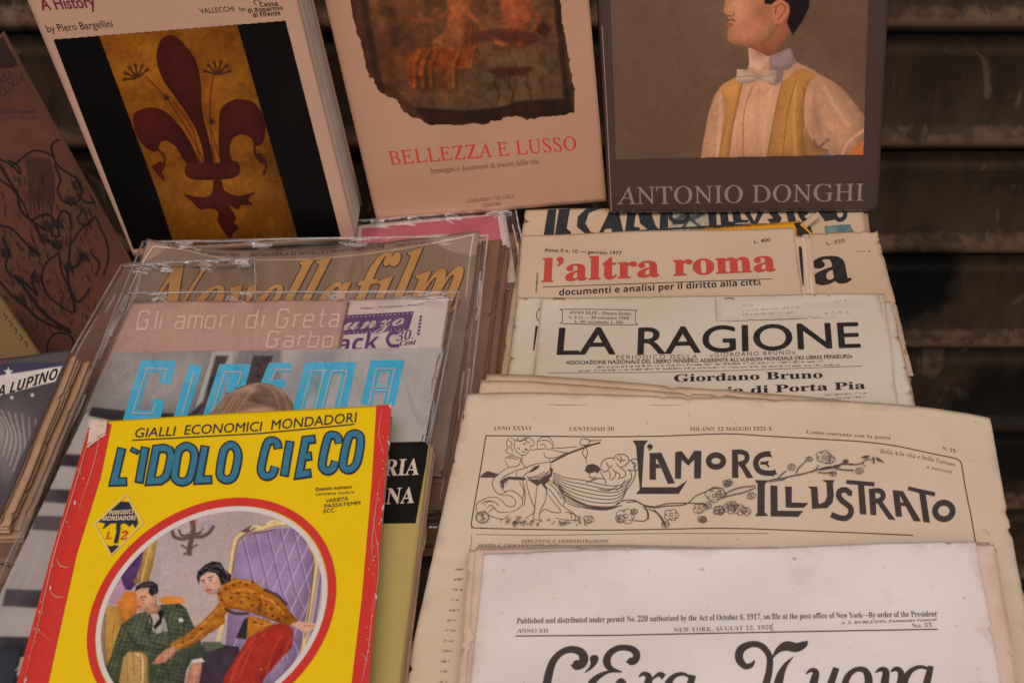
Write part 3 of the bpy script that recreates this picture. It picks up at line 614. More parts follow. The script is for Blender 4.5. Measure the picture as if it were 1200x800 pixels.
P.line(z([(830, 760), (860, 700), (940, 640)]), 3.6, (184, 140, 114), 1); P.poly(z([(862, 775), (880, 730), (940, 690), (960, 790), (870, 790)]), (168, 98, 52), .8); P.poly(z([(700, 790), (745, 745), (800, 775), (810, 800)]), (112, 98, 86), 1)
P.poly(z([(310, 342), (360, 345), (412, 365), (418, 395), (360, 415), (305, 405)]), sg((182, 158, 142)), .6); P.poly(z([(425, 370), (490, 345), (508, 350), (505, 418), (480, 422), (428, 395)]), sg((182, 156, 142)), .6)
P.poly(z([(405, 362), (430, 362), (432, 398), (404, 396)]), (150, 128, 118), .6); P.line(z([(320, 382), (370, 375), (405, 380)]), .9, (126, 104, 98), .6); P.line(z([(432, 380), (470, 372), (495, 362)]), .9, (126, 104, 98), .6)
P.blob(z([(230, 560)])[0], 16, (150, 112, 88), .35).blob(z([(850, 560)])[0], 16, (186, 146, 118), .4).blob(z([(420, 600)])[0], 22, (180, 140, 114), .4).blob(z([(700, 600)])[0], 9, (128, 96, 80), .5, 26)
P.A = P.A * np.array([.96, .90, .84]); P.line(z([(420, 440), (410, 600), (418, 770)]), 2.2, (150, 112, 88), 2, .4); P.line(z([(480, 440), (450, 600), (440, 770)]), 2.6, (196, 156, 126), 2, .4)
for pts in ([(720, 430), (760, 520), (830, 620)], [(690, 480), (720, 600), (790, 690)], [(800, 440), (860, 540), (890, 640)], [(190, 560), (200, 660), (195, 770)], [(760, 420), (820, 500), (900, 600)]): P.line(z(pts), 2.4, (140, 104, 84), 2, .45)
for pts in ([(740, 430), (790, 520), (860, 620)], [(230, 470), (225, 600), (215, 770)], [(600, 420), (590, 560), (600, 770)]): P.line(z(pts), 2.4, (206, 164, 130), 2, .4)
P.grain(40, .05, 3).grain(2.2, .06, 4).grain(9, .05, 12)
P.build('cover_picture', S, T, painted('cover_print', .5, .04))
I = Ink(S); I.text('ANTONIO DONGHI', 'sr', (723, 239.5), (1011.5, 235), 20, .006); I.build('title_lettering', ink('grey_title_ink', lin((122, 100, 90), KS), .3), T)
# etched folio on the far left
q = [(-150, 190), (5, 36), (158, 312), (30, 500)]
CL = hit([(5, 36)], np.array([0, .90, 0]), np.array([0, -1., 0]))[0]; CB = onpile([(158, 312)], .002)[0]
e = np.array([-.80, -.55, -.22]); e /= np.linalg.norm(e); n = np.cross(e, CL - CB); n /= np.linalg.norm(n)
S = Surf([hit([p], CB, n)[0] for p in q], wob(.0006, 4))
T = thing('folio', 'brownish folio with a swirling pen and ink drawing, leaning at the far left edge', 'book', S.C[2:].mean(0))
fo = paper('folio_paper', lin((74, 42, 28), 1.05), brown=(.16, .08, .05), edge_w=.01, rough=.85, coat=0, speck=.1)
sheet('front_cover', S, .001, fo, T, .0002, 5, 60, 60); block('page_block', S, .012, pageblock, T, .001, .0012, 8)
z = lambda pts: [(x * .3375, 150 + y * .3375) for x, y in pts]
P = Paint(-60, 40, 160, 470, 1.2, (76, 43, 28), 1.05); P.mask([(-60, 105), (3, 42), (60, 145), (156, 313), (60, 440), (20, 468), (-58, 300)])
P.blob((60, 170), 60, (92, 56, 40), .6).blob((110, 250), 50, (66, 36, 24), .7).blob((40, 330), 60, (72, 42, 28), .6)
P.poly([(-60, 50), (5, 38), (24, 74), (14, 80), (-60, 82)], (40, 22, 16), 1.2)
D = (14, 5, 3)
for pts, ww in (([(0, 110), (40, 130), (70, 160), (60, 130), (30, 115)], 2.4), ([(40, 135), (60, 120), (105, 85), (140, 80), (180, 95)], 2.6), ([(185, 100), (180, 60), (215, 38), (250, 50), (285, 90), (300, 140), (320, 190)], 2.6), ([(185, 95), (200, 130), (240, 160), (270, 180), (280, 215), (275, 250), (250, 265), (215, 250), (200, 215), (210, 180), (190, 130)], 2.4), ([(0, 130), (30, 180), (60, 230), (75, 290), (120, 330), (150, 350)], 3.2), ([(0, 180), (40, 210), (80, 260), (100, 310)], 2), ([(110, 320), (160, 300), (185, 320), (180, 370), (205, 375), (200, 330), (215, 290), (240, 300), (250, 350)], 3), ([(120, 340), (150, 385), (190, 400), (205, 430), (160, 470), (145, 520), (160, 570), (200, 610), (250, 640), (262, 620)], 2.6), ([(205, 440), (215, 500), (240, 560), (262, 640)], 2.6), ([(245, 380), (240, 450), (235, 520), (262, 600), (290, 590), (310, 560)], 3), ([(250, 400), (275, 360), (300, 335), (330, 310), (345, 340), (372, 400), (375, 460), (360, 510)], 2.4), ([(290, 440), (275, 470), (250, 490)], 3.4), ([(320, 440), (345, 470), (335, 510)], 2.4), ([(0, 340), (40, 350), (80, 390), (110, 420), (140, 440)], 2.6), ([(10, 380), (30, 430), (20, 480), (40, 520)], 2.4), ([(50, 515), (90, 540), (130, 580), (110, 530), (120, 500)], 3.6), ([(0, 535), (40, 580), (90, 620), (130, 660), (190, 690), (245, 710)], 3.0), ([(60, 520), (110, 590), (150, 640), (200, 680), (240, 700)], 4), ([(165, 790), (165, 750), (190, 715), (230, 715), (255, 735), (250, 770)], 2.2), ([(270, 230), (300, 260), (340, 250), (320, 210), (345, 190)], 2.6), ([(290, 280), (270, 320), (300, 340), (320, 320)], 2.2)):
    P.line(z(pts), ww * .95, D, .8, .9)
for k in range(46): x = 88 + k * 1.9; P.line(z([(x, 105 + 6 * math.sin(k)), (x + 8 + k * .2, 180), (x + 14, 280 + 25 * math.sin(k * .8))]), .5, D, .6, .5)
for c in ((150, 380), (115, 425), (195, 400), (160, 340), (290, 445), (235, 480), (130, 520), (70, 590), (20, 430), (245, 250), (265, 195), (330, 240), (200, 330)): [P.line([(z([c])[0][0] + q * 1.5 - 6, z([c])[0][1] - 5 + (q * 7) % 4), (z([c])[0][0] + q * 1.5 - 3, z([c])[0][1] + 5 + (q * 5) % 4)], 1.2, D, .6, .85, 0) for q in range(8)]
r = np.random.default_rng(8)
for k in range(320):
    x = r.uniform(0, 330); y = r.uniform(120 + x * .25, 690); a = r.uniform(.6, 1.8); l = r.uniform(10, 34); P.line(z([(x, y), (x + l * math.cos(a) * .6, y + l * math.sin(a))]), r.uniform(.5, 1.5), D, .6, r.uniform(.4, .9), 0)
P.grain(14, .12, 3); P.build('cover_picture', S, T, painted('folio_print', .85, 0))
I = Ink(S); I.text('TOLOGIA', 'sr', (-2, 118), (29, 93.5), 8.5, .01, up=(-.45, -.9)); I.text('ORIA', 'sr', (-6, 106), (16, 88), 8, .01, up=(-.45, -.9)); I.build('title_lettering', ink('folio_ink', lin((30, 14, 10))), T, .0005)
I = Ink(S); [I.stroke([(x, 134 + (x * 7) % 3), (x + 2.2, 128 + (x * 5) % 4), (x + 3.2, 133), (x + 4.6, 130), (x + 5, 134)], .7) for x in range(-4, 38, 5)]; I.angular([(-10, 139.5), (44, 138)], .8); I.build('script_lettering', ink('violet_ink', lin((52, 32, 44))), T, .0005)
# ------------------------------------------------------------------ papers lying on the stall, right-hand pile (back to front)
def waves(a, s, extra=None):
    w0 = wob(a, s, 4); return (lambda u, v: w0(u, v) + extra(u, v)) if extra else w0
blk = ink('news_ink', lin((34, 26, 22))); G = 1.0
cream = paper('cream_newsprint', lin((184, 156, 130)), edge_w=.006); creamd = paper('aged_newsprint', lin((168, 132, 104)), edge_w=.012, stain=.8)
# football weekly
T = thing('sports_newspaper', 'cream football paper with dark teal title, squeezed under the grey catalogue', 'newspaper', onpile([(800, 260)], .012)[0], 'old newspapers in the right-hand pile')
S = lying([(614, 245), (1012, 240), (1045, 440), (585, 440)], .0145, waves(.0004, 11))
sheet('front_page', S, .0008, cream, T, .0016, 12, 90, 60, notch=4); leaves(T, S, 5, .0018, creamd, .0016, 13, .002, 6)
I = Ink(S)
def cal(x): return 277 - (x - 640) * .045
for pts in ([(642, 246), (652, 245.5), (649, 276.5), (637, 276.5)], [(655, 245.5), (668, 245), (664, 268), (669, 272), (669, 277), (650, 277)],
            [(702, 244), (708, 243), (690, 250), (686, 262), (692, 272), (702, 274), (700, 278), (688, 276), (676, 266), (677, 254), (687, 245)], [(716, 244), (724, 244), (731, 274), (718, 275), (716, 268), (709, 269), (706, 275), (701, 275)],
            [(736, 244), (746, 244), (743, 266), (750, 267), (749, 272), (732, 274)], [(762, 244), (764, 252), (768, 264), (771, 268), (770, 272), (760, 270), (750, 262), (748, 250), (752, 244)], [(774, 244), (783, 244), (783, 267), (773, 268)],
            [(829, 244), (839, 244), (840, 264), (831, 265)], [(843, 244), (852, 244), (854, 260), (862, 260), (862, 263), (845, 264)], [(857, 244), (866, 244), (869, 258), (877, 258), (877, 261), (860, 262)], [(868, 244), (876, 244), (884, 260), (890, 244), (898, 244), (888, 262), (880, 262)],
            [(900, 244), (914, 244), (911, 249), (916, 256), (914, 261), (903, 262), (899, 257), (906, 256), (901, 250)], [(920, 244), (929, 244), (933, 260), (924, 261)], [(932, 244), (944, 244), (947, 251), (942, 254), (950, 260), (941, 261), (936, 254)],
            [(961, 244), (968, 244), (976, 258), (967, 260), (960, 250)], [(968, 244), (974, 244), (978, 258), (971, 259)]): I.poly(pts)
I.stroke([(788, 246), (786, 256), (796, 261), (806, 256), (804, 246)], 5, 4); I.stroke([(978, 245), (979, 254), (984, 258), (990, 254), (990, 245)], 5, 4)
I.poly([(667, 277), (760, 269), (860, 263), (900, 262), (900, 263.5), (760, 271), (667, 278.5)])
I.build('title_lettering', ink('teal_dark_ink', lin((36, 38, 40))), T)
P = Paint(784, 244, 832, 274, 1.6, (160, 146, 126), 1); P.mask([(785, 245), (829, 243), (831, 267), (785, 270)])
P.line([(790, 262), (800, 254), (812, 256), (824, 250)], 5, (70, 74, 76), 1.2).line([(800, 268), (808, 258), (820, 266)], 3, (60, 64, 66), 1).blob((812, 250), 4, (70, 72, 72), .8); P.grain(3, .2, 3); P.build('cover_picture', S, T, lift=.0003)
P = Paint(964, 262, 1004, 276, 1.6, (84, 106, 108), 1); P.mask([(966, 265), (996, 263), (1001, 272), (967, 276)]); P.grain(5, .2, 2).blob((975, 272), 6, (140, 140, 130), .6); P.build('picture', S, T, lift=.00045)
# yellow magazine
T = thing('yellow_magazine', 'thin bright yellow magazine edge showing above the red-titled newspaper', 'magazine', onpile([(800, 275)], .016)[0])
S = lying([(662, 281), (938, 258.5), (955, 420), (650, 440)], .0165, waves(.0003, 12))
ym = plain('yellow_cover', lin((206, 138, 22)), .5, .25, .2, scale=60); sheet('front_cover', S, .0008, ym, T, .0002, 3, 50, 40); leaves(T, S, 1, .0012, creamd, .0008, 33, .0006, 0)
I = Ink(S); I.text('SETTIMANALE DI SPORT', 'ssb', (758, 274.5), (826, 268.5), 2.2); I.scrib((836, 268), (912, 263.5), 2.0, 4); I.poly([(930, 262), (946, 260), (949, 266), (934, 269)]); I.build('lettering', blk, T)
TT = thing('bent_cover', 'torn black and white cover corner bent up beside the yellow magazine', 'cover', onpile([(945, 268)], .017)[0])
S = lying([(932, 264), (950, 263), (955, 280), (934, 280)], .0172); sheet('torn_flap', S, .0005, plain('black_card', (.02, .018, .016), .5), TT, .0006, 4, 14, 14)
S = lying([(938, 262), (958, 248), (962, 252), (944, 268)], [.0175, .021, .021, .0178]); sheet('rolled_corner', S, .0004, cream, TT, .0003, 4, 14, 10)
I = Ink(Surf(onpile([(930, 258), (950, 258), (975, 282), (930, 282)], .0178))); I.stroke([(938, 263), (946, 270), (952, 275), (962, 276)], 2.0, 5); I.build('yellow_string', ym, TT)
# newspaper with black -la title
T = thing('political_newspaper', 'cream newspaper with heavy black letters ending in a, half covered at the back right', 'newspaper', onpile([(990, 310)], .018)[0], 'old newspapers in the right-hand pile')
S = lying([(640, 290), (1029, 269), (1072, 440), (600, 450)], .0195, waves(.0005, 14))
sheet('front_page', S, .0008, cream, T, .0012, 22, 90, 70, notch=7); leaves(T, S, 5, .0016, creamd, .0014, 23, .0018, 9)
I = Ink(S); I.text('la', 'sb', (926, 336), (998, 330), 45, .028); I.build('title_lettering', blk, T)
I = Ink(S); I.text('L. 350', 'ss', (969, 287.5), (990, 284), 4.2, .01); I.scrib((1004, 296), (1022, 295), 2, 5, .5); I.build('price', ink('soft_ink', lin((78, 62, 52))), T)
TT = thing('folded_insert', 'narrow strip of white folded paper between two newspapers', 'paper', onpile([(943, 300)], .02)[0])
S = lying([(930, 277), (950, 277), (957, 345), (935, 345)], .0203, lambda u, v: .0009 * np.sin(u * 14)); sheet('folded_strip', S, .0006, paper('white_newsprint', lin((200, 176, 158)), edge_w=.002, stain=.2), TT, .0004, 8, 30, 30)
# red-titled newspaper
T = thing('monthly_newspaper', 'cream monthly newspaper with bold red lower-case title', 'newspaper', onpile([(770, 310)], .021)[0], 'old newspapers in the right-hand pile')
S = lying([(611, 275), (931, 266), (952, 430), (597, 450)], .0225, waves(.0006, 15))
sheet('front_page', S, .0008, paper('cream_smooth', lin((186, 161, 138)), edge_w=.003, stain=.3), T, .0005, 32, 90, 60, notch=1); leaves(T, S, 3, .0011, cream, .0009, 33, .0008, 2)
I = Ink(S); I.text('l’altra roma', 'sb', (635, 330.5), (909, 317.5), (27.5, 25), .03, cut=12, res=4, ch='l'); I.build('title_lettering', ink('brick_red_ink', lin((176, 62, 52)), .3), T)
I = Ink(S); I.text('Anno II n. 10 — gennaio 1977', 'ss', (638, 295), (728.5, 299), 4, .02); I.text('L. 400', 'ss', (884, 285.5), (903, 283), 4, .02)
I.text('documenti e analisi per il diritto alla città', 'ssb', (655, 346.5), (892, 334), 7.2, cut=15); I.text('ROMA PERIODICO', 'ss', (629.5, 343), (631, 320), 2.2, .01, up=(-1, -.05)); I.build('small_lettering', blk, T)
I = Ink(S); I.angular([(636, 336.5), (720, 333.5), (905, 327)], .9); I.build('rule', ink('soft_ink', (.2, .15, .12)), T)
# free-thought newspapers (two copies)
pr = paper('rag_newsprint', lin((191, 175, 157)), edge_w=.007, stain=.6)
T = thing('title_newspaper', 'under copy of the free-thought paper, showing only a margin at left', 'newspaper', onpile([(620, 400)], .025)[0], 'old newspapers in the right-hand pile')
S = lying([(605, 346), (1046, 352), (1079, 500), (588, 500)], .026, waves(.0006, 16)); sheet('front_page', S, .0008, pr, T, .0014, 41, 90, 60, notch=7); leaves(T, S, 6, .0010, creamd, .0016, 43, .002, 9)
I = Ink(S); I.poly([(627.5, 382), (630.5, 382), (626, 411), (624.5, 411)]); I.stroke([(637, 361), (631, 363), (629, 368), (629.5, 374), (633, 377)], .9, 3); I.build('title_lettering', blk, T)
T = thing('title_newspaper', 'free-thought newspaper with wide black capital title, folded above the big ivory paper', 'newspaper', onpile([(820, 400)], .03)[0], 'old newspapers in the right-hand pile')
S = lying([(634, 348), (1037, 344), (1057, 500), (618, 500)], .0295, waves(.0006, 17)); sheet('front_page', S, .0008, pr, T, .0009, 51, 100, 60, notch=3); leaves(T, S, 2, .0010, pr, .0014, 53, .0016, 4)
I = Ink(S); I.text('LA', 'ss', (653, 415.5), (720.5, 415), 31, .026, res=4); I.text('RAGIONE', 'ss', (747.5, 415.5), (1008, 407), (31, 29), .026, gap=1.0, cut=15, res=5); I.build('title_lettering', blk, T)
I = Ink(S); I.text('Giordano Bruno', 'sb', (790, 447.5), (964, 443), 8.4, .018); I.text('ia di Porta Pia', 'sb', (852, 462), (1014, 455.5), 8.4, .018)
I.text('ASSOCIAZIONE NAZIONALE DEL LIBERO PENSIERO ADERENTE ALL’«UNION MONDIALE DES LIBRES PENSEURS»', 'ss', (663, 427), (999, 419.5), 4.2, .02, base=lambda x: 1.2 * np.sin((x - 663) / 107))
I.build('headline', blk, T)
I = Ink(S); I.text('PERIODICO DELLA', 'ss', (722, 421), (817, 420), 4.6, .0, gap=1.3); I.text('«GIORDANO BRUNO»', 'ss', (832, 418.5), (932, 415), 4.6, 0, gap=1.3)
I.text('ANNO XLIX - (Nuova Serie)', 'sb', (667, 368), (739, 369.5), 3.6); I.text('N. 9-11 — 30 settembre 1968', 'sb', (666, 373.5), (737, 374.5), 3.2, -.005); I.text('L. 40 (arretrato L. 60)', 'sb', (673, 378.5), (730, 379.5), 3.2, -.005)
c = [(662, 362.5), (740, 363.5), (744, 366), (744.5, 378), (741, 380.8), (663, 379.5), (659, 377), (659.5, 365)]; I.stroke(c, .8, 3, True)
I.angular([(642, 437), (760, 436.5), (870, 434), (1010, 429)], .6); I.scrib((700, 431.5), (965, 424.5), 2.4, 7); I.scrib((677, 435.5), (985, 428.5), 2.2, 8)
I.scrib((966, 464), (1016, 461.5), 2.2, 9); I.scrib((976, 468), (1016, 465.5), 2.2, 10); I.build('small_print', ink('soft_ink2', lin((92, 74, 64))), T)
S2 = lying([(836, 346), (1031, 343), (1037, 371), (838, 376)], .0301, waves(.0003, 18)); sheet('folded_strip', S2, .0003, pr, T, .0009, 55, 60, 14, notch=2)
I = Ink(S2); I.text('Sig.', 'mono', (870, 359), (884, 358.5), 3); I.scrib((871, 365), (938, 361), 2.6, 12); I.scrib((871, 370), (932, 367), 2.6, 13); I.text('ROMA', 'mono', (966, 369), (996, 367), 3, gap=1.5); I.scrib((977, 355), (992, 353.5), 2.6, 14); I.build('address', ink('faint_ink', lin((150, 122, 104))), T, .0001)
for (x, y, l) in ((849, 350, 12), (648, 350, 14)):
    I = Ink(lying([(x - 5, y - 3), (x + l, y - 3), (x + l, y + 3), (x - 5, y + 3)], .0300)); I.stroke([(x, y), (x + l * .5, y - .6), (x + l, y + .3)], 1.6, 3); I.build('staple', plain('rusty_metal', (.20, .09, .04), .7), T, .0001)
# big ivory weekly
droop = lambda u, v: -.016 * np.clip((u - .52) / .5, 0, 1.2) ** 2.2 + .0012 * np.sin(u * 7 + 1) + .0012 * np.exp(-np.abs(u - .49) / .02) - .0006 * np.exp(-np.abs(v - .52) / .015) - .002 * np.clip((.12 - u) / .12, 0, 1) ** 2
iv = paper('ivory_newsprint', lin((200, 177, 155)), edge_w=.010, stain=.6); ivb = paper('ivory_browned', lin((198, 170, 144)), edge_w=.02, stain=.9)
T = thing('illustrated_weekly', 'large ivory illustrated weekly with black art nouveau masthead and cherub drawing', 'newspaper', onpile([(840, 560)], .045)[0], 'old newspapers in the right-hand pile')
S = lying([(562, 443), (1148, 480), (1236, 830), (500, 830)], .040, droop); sheet('page', S, .0008, ivb, T, .0014, 61, 150, 70, notch=5); leaves(T, S, 11, .0008, ivb, .0022, 63, .0012, 5, nu=100, fan=(.0002, 0), t=.0005)
S = lying([(547, 459), (1168, 468), (1248, 880), (456, 880)], .0435, lambda u, v: droop(u, v) - .0015 * np.clip((u - .8) / .2, 0, 1.2) ** 2)
S.C[1] = S.C[1] - 0
sheet('front_page', S, .0006, iv, T, .0010, 71, 170, 90, notch=3)
L6 = lambda pts, ox, oy, k: [(ox + x * k, oy + y * k) for x, y in pts]
I = Ink(S)
for pts, w_ in (([(640, 473.5), (660, 474.5), (690, 474)], 1.2), ([(760, 474), (775, 475), (800, 474.5)], .9), ([(543, 480), (541, 492), (538, 505)], 1.3), ([(500, 620), (497, 640), (494, 650)], 1.6), ([(520, 560), (516, 585)], 1.2), ([(1150, 620), (1156, 622), (1160, 628)], 1)): I.stroke(pts, w_, 4, taper=.8)
r = np.random.default_rng(22)
for k in range(26):
    x = r.uniform(560, 1150); y = r.choice([r.uniform(485, 500), r.uniform(630, 640)]); q = r.uniform(.5, 1.3); I.disc((x, y), q, 7, q * .6)
I.build('foxing', ink('rust_stain', lin((168, 128, 92)), .2), T, .00012)
a_ = lambda pts: L6(pts, 660, 500, 1 / 6); b_ = lambda pts: L6(pts, 820, 500, .15625); c_ = lambda pts: L6(pts, 960, 500, 1 / 6); d_ = lambda pts: L6(pts, 545, 500, .15625)
I = Ink(S)
I.poly(a_([(488, 97), (597, 96), (570, 132), (552, 425), (800, 425), (872, 377), (812, 472), (510, 472), (538, 440), (512, 135)])); I.poly(a_([(590, 138), (598, 124), (616, 122), (630, 134), (628, 152), (606, 168), (596, 164), (608, 152), (592, 150)]))
I.poly(a_([(607, 185), (652, 184), (652, 372), (607, 372)])); I.poly(a_([(650, 184), (690, 182), (786, 398), (736, 402), (688, 288), (652, 214)])); I.poly(a_([(652, 262), (672, 262), (688, 292), (652, 292)])); I.poly(a_([(650, 184), (664, 184), (664, 228), (650, 228)]))
I.poly(a_([(787, 178), (832, 172), (880, 232), (920, 170), (972, 170), (968, 364), (920, 364), (922, 232), (880, 274), (832, 232), (828, 366), (786, 366)]))
def ringp(cx, cy, rx, ry, w_, k=22):
    a = np.linspace(0, 2 * np.pi, k, endpoint=False); return [(cx + rx * math.cos(t), cy + ry * math.sin(t)) for t in a]
I.stroke(a_(ringp(1074, 241, 52, 42, 0)), 6.6, 0, True); 
I.poly(b_([(242, 173), (285, 172), (290, 384), (242, 384)])); I.stroke(b_([(262, 190), (310, 190), (348, 205), (354, 240), (335, 268), (290, 280)]), 5.6, 4); I.poly(b_([(288, 270), (325, 262), (402, 384), (355, 386)]))
I.stroke(b_([(532, 204), (480, 208), (438, 230), (420, 270), (436, 320), (480, 345), (560, 350)]), 6.4, 4); I.poly(b_([(505, 190), (522, 185), (545, 232), (525, 226)])); I.poly(b_([(545, 330), (562, 318), (580, 358), (545, 362)])); I.poly(b_([(455, 262), (495, 262), (510, 255), (520, 262), (510, 280), (526, 300), (515, 306), (495, 285), (455, 284)]))
I.poly(b_([(412, 400), (512, 402), (488, 430), (486, 640), (516, 670), (412, 670), (432, 645), (434, 430)])); I.poly(b_([(530, 440), (582, 444), (584, 630), (776, 632), (738, 676), (532, 672)]))
I.poly(b_([(640, 448), (690, 450), (690, 568), (815, 572), (780, 608), (645, 606)])); I.poly(b_([(812, 448), (882, 450), (890, 570), (900, 582), (940, 560), (955, 520), (950, 420), (915, 400), (1012, 400), (998, 425), (1005, 520), (995, 570), (955, 610), (842, 616), (834, 470)]))
I.stroke(c_([(222, 474), (190, 446), (150, 450), (136, 482), (160, 520), (215, 565), (222, 610), (190, 642), (140, 640), (84, 618)]), 6.6, 4); I.poly(c_([(200, 478), (232, 462), (228, 490)]))
I.poly(c_([(192, 374), (388, 390), (388, 420), (316, 414), (332, 618), (286, 614), (272, 410), (190, 402)]))
I.poly(c_([(348, 436), (392, 438), (402, 622), (360, 620)])); I.stroke(c_([(372, 452), (420, 450), (446, 470), (446, 500), (420, 520), (396, 522)]), 6, 4); I.poly(c_([(396, 520), (436, 516), (536, 656), (488, 652)]))
I.poly(c_([(516, 446), (562, 450), (582, 634), (538, 632)])); I.poly(c_([(558, 450), (590, 454), (716, 666), (664, 664), (566, 482)])); I.poly(c_([(566, 528), (618, 540), (630, 560), (572, 556)]))
I.poly(c_([(626, 420), (816, 462), (812, 490), (748, 476), (778, 676), (732, 670), (702, 466), (622, 446)])); I.stroke(c_(ringp(876, 592, 62, 58, 0)), 7, 0, True)
I.build('title_lettering', ink('masthead_ink', lin((62, 50, 46)), .4), T)
I = Ink(S)   # frame, cherub engraving, blossom branch
I.stroke([(571, 510.5), (640, 511), (700, 511.8), (780, 510.8), (850, 508.2), (900, 511), (970, 515), (1010, 517.5), (1050, 522.5), (1090, 531), (1117, 536.5), (1124, 539.5), (1127, 545), (1131, 570), (1138, 605), (1143, 634)], 1.3, 3)
I.stroke([(571, 510.5), (569, 513), (564, 545), (557, 585), (552.5, 612), (553.5, 616), (558, 618.5), (620, 620), (700, 621), (780, 620), (850, 618.8), (950, 622), (1070, 627)], 1.3, 3)
I.stroke([(558, 626), (640, 627), (760, 625), (900, 625)], .6, 3); I.stroke([(548, 660), (551, 645), (553, 626)], .5, 3)
D = []
def s_(pts, w=.8, cl=False): I.stroke(d_(pts), w, 4, cl, taper=.35)
I.poly(d_([(115, 372), (140, 348), (170, 332), (215, 345), (255, 358), (225, 382), (115, 380)]))
for pts in ([(330, 80), (310, 120), (318, 160), (305, 180), (322, 200), (345, 205), (372, 210)], [(340, 78), (370, 100), (400, 104), (440, 100), (470, 80), (500, 95), (518, 120), (505, 145), (490, 140)], [(375, 105), (368, 140), (378, 175), (400, 200), (435, 215), (465, 200), (488, 165), (490, 140)], [(325, 100), (345, 115), (350, 140), (332, 150)], [(325, 150), (350, 165), (355, 190)], [(470, 80), (455, 100), (470, 120), (490, 115)], [(400, 78), (390, 100), (420, 110), (440, 88)], [(440, 78), (455, 90), (445, 105)],
            [(490, 175), (540, 170), (600, 165), (640, 175)], [(540, 165), (545, 110), (575, 80), (620, 78), (655, 110), (660, 150), (640, 170)], [(550, 110), (590, 100), (630, 110), (655, 140)], [(560, 140), (590, 130), (610, 160)],
            [(300, 240), (320, 225), (360, 222), (410, 235), (420, 250), (400, 290), (360, 300), (325, 300), (300, 250)], [(320, 235), (350, 235), (400, 250)], [(430, 215), (425, 260), (450, 300), (470, 310)], [(590, 190), (600, 225), (640, 235), (700, 225), (770, 190)], [(640, 165), (720, 160), (850, 150)], [(650, 175), (720, 190), (770, 195)], [(630, 235), (632, 262)],
            [(330, 300), (270, 340), (220, 380), (205, 430), (225, 480), (265, 510), (310, 515)], [(385, 320), (350, 345), (300, 370), (265, 410), (275, 460), (310, 500)], [(300, 440), (330, 390), (380, 380), (420, 395)], [(265, 510), (320, 480), (375, 490), (420, 530), (430, 580), (390, 620), (340, 640)], [(310, 515), (345, 520), (380, 560), (360, 600), (310, 590), (280, 560), (240, 530)], [(240, 530), (180, 530), (120, 555), (85, 585), (90, 640), (130, 680)], [(140, 590), (180, 560), (230, 570), (250, 600)], [(160, 610), (200, 590), (250, 640), (330, 640)], [(140, 620), (175, 660), (250, 690), (300, 688), (330, 660)], [(120, 580), (150, 560), (200, 555)], [(175, 640), (215, 610), (230, 620)],
            [(385, 375), (390, 330), (420, 320), (500, 290), (560, 275), (640, 265)], [(385, 375), (430, 380), (460, 350), (540, 310), (560, 290)], [(460, 375), (500, 400), (560, 390), (610, 360), (640, 310), (640, 280)], [(470, 380), (540, 370), (600, 335)], [(480, 388), (560, 378), (620, 340)],
            [(460, 400), (470, 470), (500, 560), (520, 610), (510, 650), (450, 690)], [(540, 440), (530, 540), (520, 640), (515, 690), (560, 700)], [(610, 470), (600, 560), (560, 640), (555, 700)], [(430, 400), (445, 460), (450, 540), (440, 600)], [(405, 410), (440, 480), (430, 550)],
            [(610, 490), (660, 560), (710, 620), (710, 645), (650, 640), (600, 620), (560, 650)], [(620, 400), (680, 440), (730, 500), (745, 560), (740, 600), (800, 640), (850, 685), (840, 700), (760, 700), (680, 685)], [(650, 400), (720, 460), (750, 520)], [(750, 640), (790, 650), (800, 690)], [(770, 640), (820, 660), (830, 690)], [(580, 430), (640, 480), (700, 560), (730, 600)], [(600, 410), (670, 460), (720, 540)]): s_(pts)
I.poly(d_([(468, 395), (560, 400), (640, 350), (640, 300), (660, 320), (650, 370), (625, 395), (640, 400), (600, 430), (620, 490), (570, 425), (545, 445), (520, 430)])); I.poly(d_([(300, 385), (330, 375), (455, 385), (450, 402), (380, 400), (320, 395), (290, 430), (292, 470), (275, 450), (268, 410)])); I.poly(d_([(475, 345), (520, 300), (560, 290), (545, 315), (500, 340)]))
I.stroke(d_([(640, 270), (700, 240), (780, 200), (860, 170), (940, 140), (1015, 122)]), 2.0, 3); I.stroke(d_([(450, 165), (465, 180)]), 1.6, 0); I.stroke(d_([(400, 160), (405, 172)]), 1.4, 0); I.stroke(d_([(430, 190), (450, 190)]), 1, 0); I.stroke(d_([(435, 130), (455, 130)]), 1.2, 0)
s_([(870, 98), (925, 98), (925, 135), (870, 138)], .9, True); s_([(900, 140), (880, 200), (905, 240), (912, 280)]); s_([(905, 150), (918, 200), (905, 240)]); 
for k in range(5): s_([(940 + k * 18, 112 - k), (948 + k * 18, 100)], 1.8)
for k in range(7):     # the long drapery
    s_([(660, 345 + k * 12), (760, 385 + k * 22), (900, 405 + k * 30), (1050 + k * 4, 440 + k * 27), (1160, 440 + k * 22), (1240 - k * 6, 390 + k * 18)], .8)
for k in range(4): s_([(700, 430 + 20 * k), (780, 520 + 20 * k), (920, 590 + 8 * k), (1060, 610 + 5 * k), (1180, 590)], .8)
for pts in ([(1245, 250), (1270, 300), (1275, 370), (1240, 440), (1190, 500)], [(1230, 320), (1250, 380), (1210, 450)], [(1130, 480), (1170, 450), (1200, 400)], [(1000, 470), (1080, 480), (1150, 440)]): s_(pts, .9)
e_ = lambda pts: a_(pts)
I.poly(e_([(150, 310), (165, 275), (205, 262), (240, 275), (265, 300), (240, 330), (225, 318), (180, 332)]))
